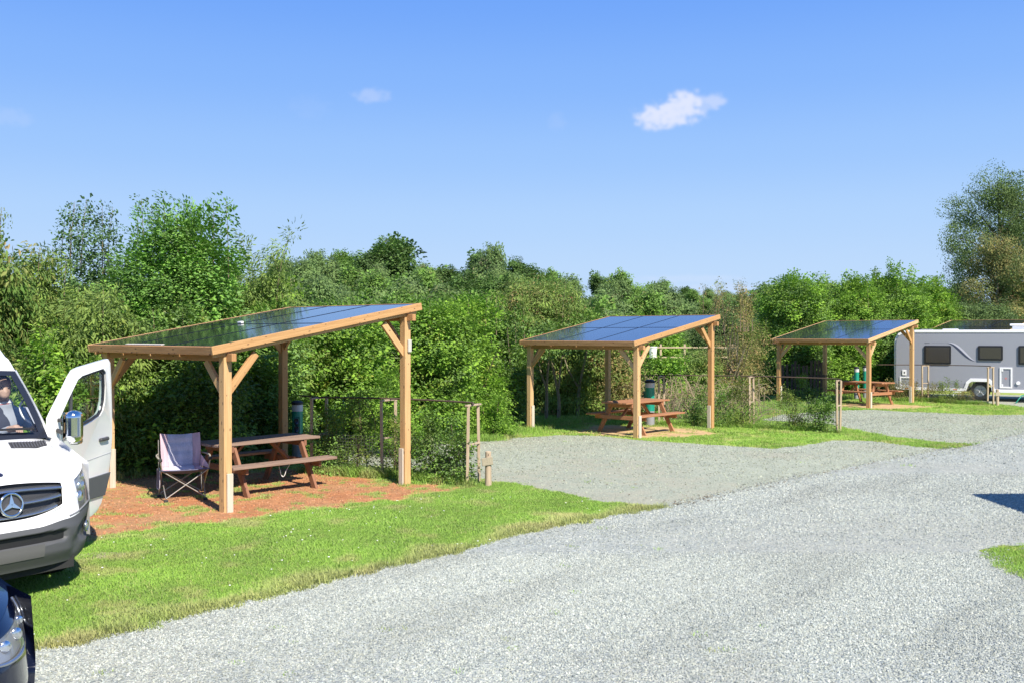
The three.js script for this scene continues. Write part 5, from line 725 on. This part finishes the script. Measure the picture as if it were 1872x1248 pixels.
// ------------------------------------------------------------------ birches on the right
function birch(label, [x, z], h, w, sp, low, group, seed, dens = 7) {
  const t = thing('birch_tree', label, 'tree', [x, 0, z], 0, group), r = rng(seed), lobes = [];
  part('trunk', stem([[0, -.2, 0], [.1, h * .3, 0], [-.1, h * .6, .1], [.05, h * .95, 0]], h * .022, .02, 9), paleBark, t);
  for (let k = 0; k < 15; k++) { const f = low + (1 - low) * (k + .5) / 15, a = k * 2.4, L = w * .5 * Math.sin(Math.PI * clamp(.18 + .78 * (f - low) / (1 - low))) * (.7 + .5 * r()), y = h * f, ex = Math.cos(a) * L, ez = Math.sin(a) * L; part('limb', stem([[0, y * .8, 0], [ex * .5, y * .95, ez * .5], [ex, y, ez]], h * .008, .008, 5), bark, t); lobes.push([ex * .75, y - .1, ez * .75, w * .17 * (.8 + .6 * r()), h * .075 * (.8 + .7 * r()), w * .17 * (.8 + .6 * r())], [ex * .95, y - h * .07, ez * .95, w * .12, h * .1, w * .12]); }
  lobes.push([.1, h * .93, 0, w * .14, h * .08, w * .14]);
  foliage(t, lobes, sp, dens, seed); return t;
}
birch('tall airy birch tree behind the caravan, left of the two tallest', [25.5, -52], 10.3, 6.0, 'birch', .18, 'tall birches at right', 31, 12);
birch('tall birch tree at the right edge behind the caravan', [28.9, -53], 10.8, 6.4, 'birch', .2, 'tall birches at right', 32, 12);
birch('smaller birch with brown leaves in front of the tall birches', [24.3, -49.6], 6.9, 4.6, 'birchBrown', .1, 'tall birches at right', 33, 12);
birch('dull green small birch right of the brown one', [26.6, -50.2], 6.2, 4.6, 'birch', .1, 'tall birches at right', 34, 10);
// ------------------------------------------------------------------ wood on the hillside
const protos = {};
function farTree(kind, x, z, topY, w, variant, label) {
  const y = hillAt(x, z), h = Math.max(3.5, topY - y), key = kind + variant;
  const names = { oakFar: 'oak_tree', birchFar: 'far_birch_tree', ashFar: 'ash_tree' };
  if (!protos[key]) { // unit tree 8 m high, 6 m wide
    const t = new THREE.Group(), r = rng(900 + variant * 7 + kind.length * 31), lobes = [], H = 8;
    part('trunk', stem([[0, -.6, 0], [.1, 2, 0], [0, 4.5, .1], [.1, 7, 0]], .22, .05), bark, t);
    for (let k = 0; k < 5; k++) { const a = k * 1.9 + r(), L = 1.6 + r(); part('limb', stem([[0, 2 + k * .6, 0], [Math.cos(a) * L * .5, 3.3 + k * .6, Math.sin(a) * L * .5], [Math.cos(a) * L, 4.2 + k * .6, Math.sin(a) * L]], .1, .03, 5), bark, t); }
    for (let k = 0; k < 16; k++) { const f = ((k * .618) % 1), a = k * 2.4 + r(), y = 1.5 + 5.3 * f, R = 2.3 * Math.sqrt(Math.max(.08, 1 - ((f - .38) / .75) ** 2)) * (.6 + .5 * r()); lobes.push([Math.cos(a) * R, y, Math.sin(a) * R, .8 + .6 * r(), .65 + .55 * r(), .8 + .6 * r()]); }
    lobes.push([0, 7.1, 0, .9, .8, .9], [.7 * (r() - .5), 7.6, 0, .5, .5, .5], [0, 1.5, .8, 1.8, 1.2, 1.5]);
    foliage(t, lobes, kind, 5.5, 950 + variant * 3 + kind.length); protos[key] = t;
  }
  const c = protos[key].clone(); c.name = numbered(names[kind]); c.position.set(x, y, z); c.scale.set(h / 8 * w, h / 8, h / 8 * w); c.rotation.y = (x * 7.3 + z * 3.1) % 6.28; scene.add(c);
  const b = x / -z, D = -z, row = D > 150 ? 'in the distant tree line' : D > 106 ? 'on the wood skyline' : D > 91 ? 'high on the hillside' : D > 77 ? 'halfway up the hillside' : D > 64 ? 'low on the hillside' : 'at the hillside foot';
  const where = b < -.44 ? 'behind the van roof' : b < -.38 ? 'behind the airy sapling' : b < -.29 ? 'behind the tall pointed bush' : b < -.22 ? 'left above the near solar roof' : b < -.15 ? 'above the near solar roof' : b < -.09 ? 'right above the near solar roof' : b < -.04 ? 'right of the near canopy' : b < .02 ? 'midway between near and middle canopy' : b < .08 ? 'left above the middle canopy' : b < .14 ? 'above the middle solar roof' : b < .19 ? 'right above the middle canopy' : b < .26 ? 'between middle and farther canopy' : b < .34 ? 'above the farther canopy' : 'above the caravan';
  tag(c, label ?? `${{ oakFar: 'dark oak', birchFar: 'grey green birch', ashFar: 'fresh green tree' }[kind]} ${row}, ${where}`, 'tree', 'trees of the far wood');
}
{
  const r = rng(555), kinds = ['oakFar', 'birchFar', 'ashFar', 'ashFar', 'birchFar'];
  // skyline of the wood: horizontal bearing (x / depth) and height above the eye per metre of depth
  const sky = [[-.52, .055], [-.40, .058], [-.30, .066], [-.235, .078], [-.215, .085], [-.18, .084], [-.15, .083], [-.13, .090], [-.105, .088], [-.09, .076], [-.075, .070], [-.05, .074], [-.03, .083], [-.005, .081], [.015, .074], [.035, .069], [.06, .071], [.085, .067], [.105, .067], [.135, .068], [.155, .058], [.165, .045], [.18, .040], [.25, .045]];
  const skyAt = b => ipl(sky, b);
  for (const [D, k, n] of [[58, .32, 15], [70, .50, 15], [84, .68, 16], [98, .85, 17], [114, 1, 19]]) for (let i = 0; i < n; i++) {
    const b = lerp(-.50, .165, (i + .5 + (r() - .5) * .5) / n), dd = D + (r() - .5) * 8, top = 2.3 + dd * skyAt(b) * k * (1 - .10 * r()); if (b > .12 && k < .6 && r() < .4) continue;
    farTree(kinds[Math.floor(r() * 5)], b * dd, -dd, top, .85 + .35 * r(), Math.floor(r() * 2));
  }
  // the two trees that stand out on the skyline
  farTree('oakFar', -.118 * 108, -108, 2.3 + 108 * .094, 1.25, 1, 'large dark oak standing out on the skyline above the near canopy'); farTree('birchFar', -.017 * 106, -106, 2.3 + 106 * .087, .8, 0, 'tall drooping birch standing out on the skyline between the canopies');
  // lower, farther line in the gap and behind the right hedge
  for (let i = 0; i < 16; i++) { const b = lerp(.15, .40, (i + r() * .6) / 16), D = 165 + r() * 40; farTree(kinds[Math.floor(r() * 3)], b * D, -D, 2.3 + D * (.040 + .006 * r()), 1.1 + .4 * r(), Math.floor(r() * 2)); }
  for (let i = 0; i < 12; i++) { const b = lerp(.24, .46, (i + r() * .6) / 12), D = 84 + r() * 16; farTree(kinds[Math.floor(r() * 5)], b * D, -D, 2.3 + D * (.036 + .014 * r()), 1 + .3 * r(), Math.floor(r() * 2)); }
}
console.log('foliage sprigs', nInst);
renderer.render(scene, camera);
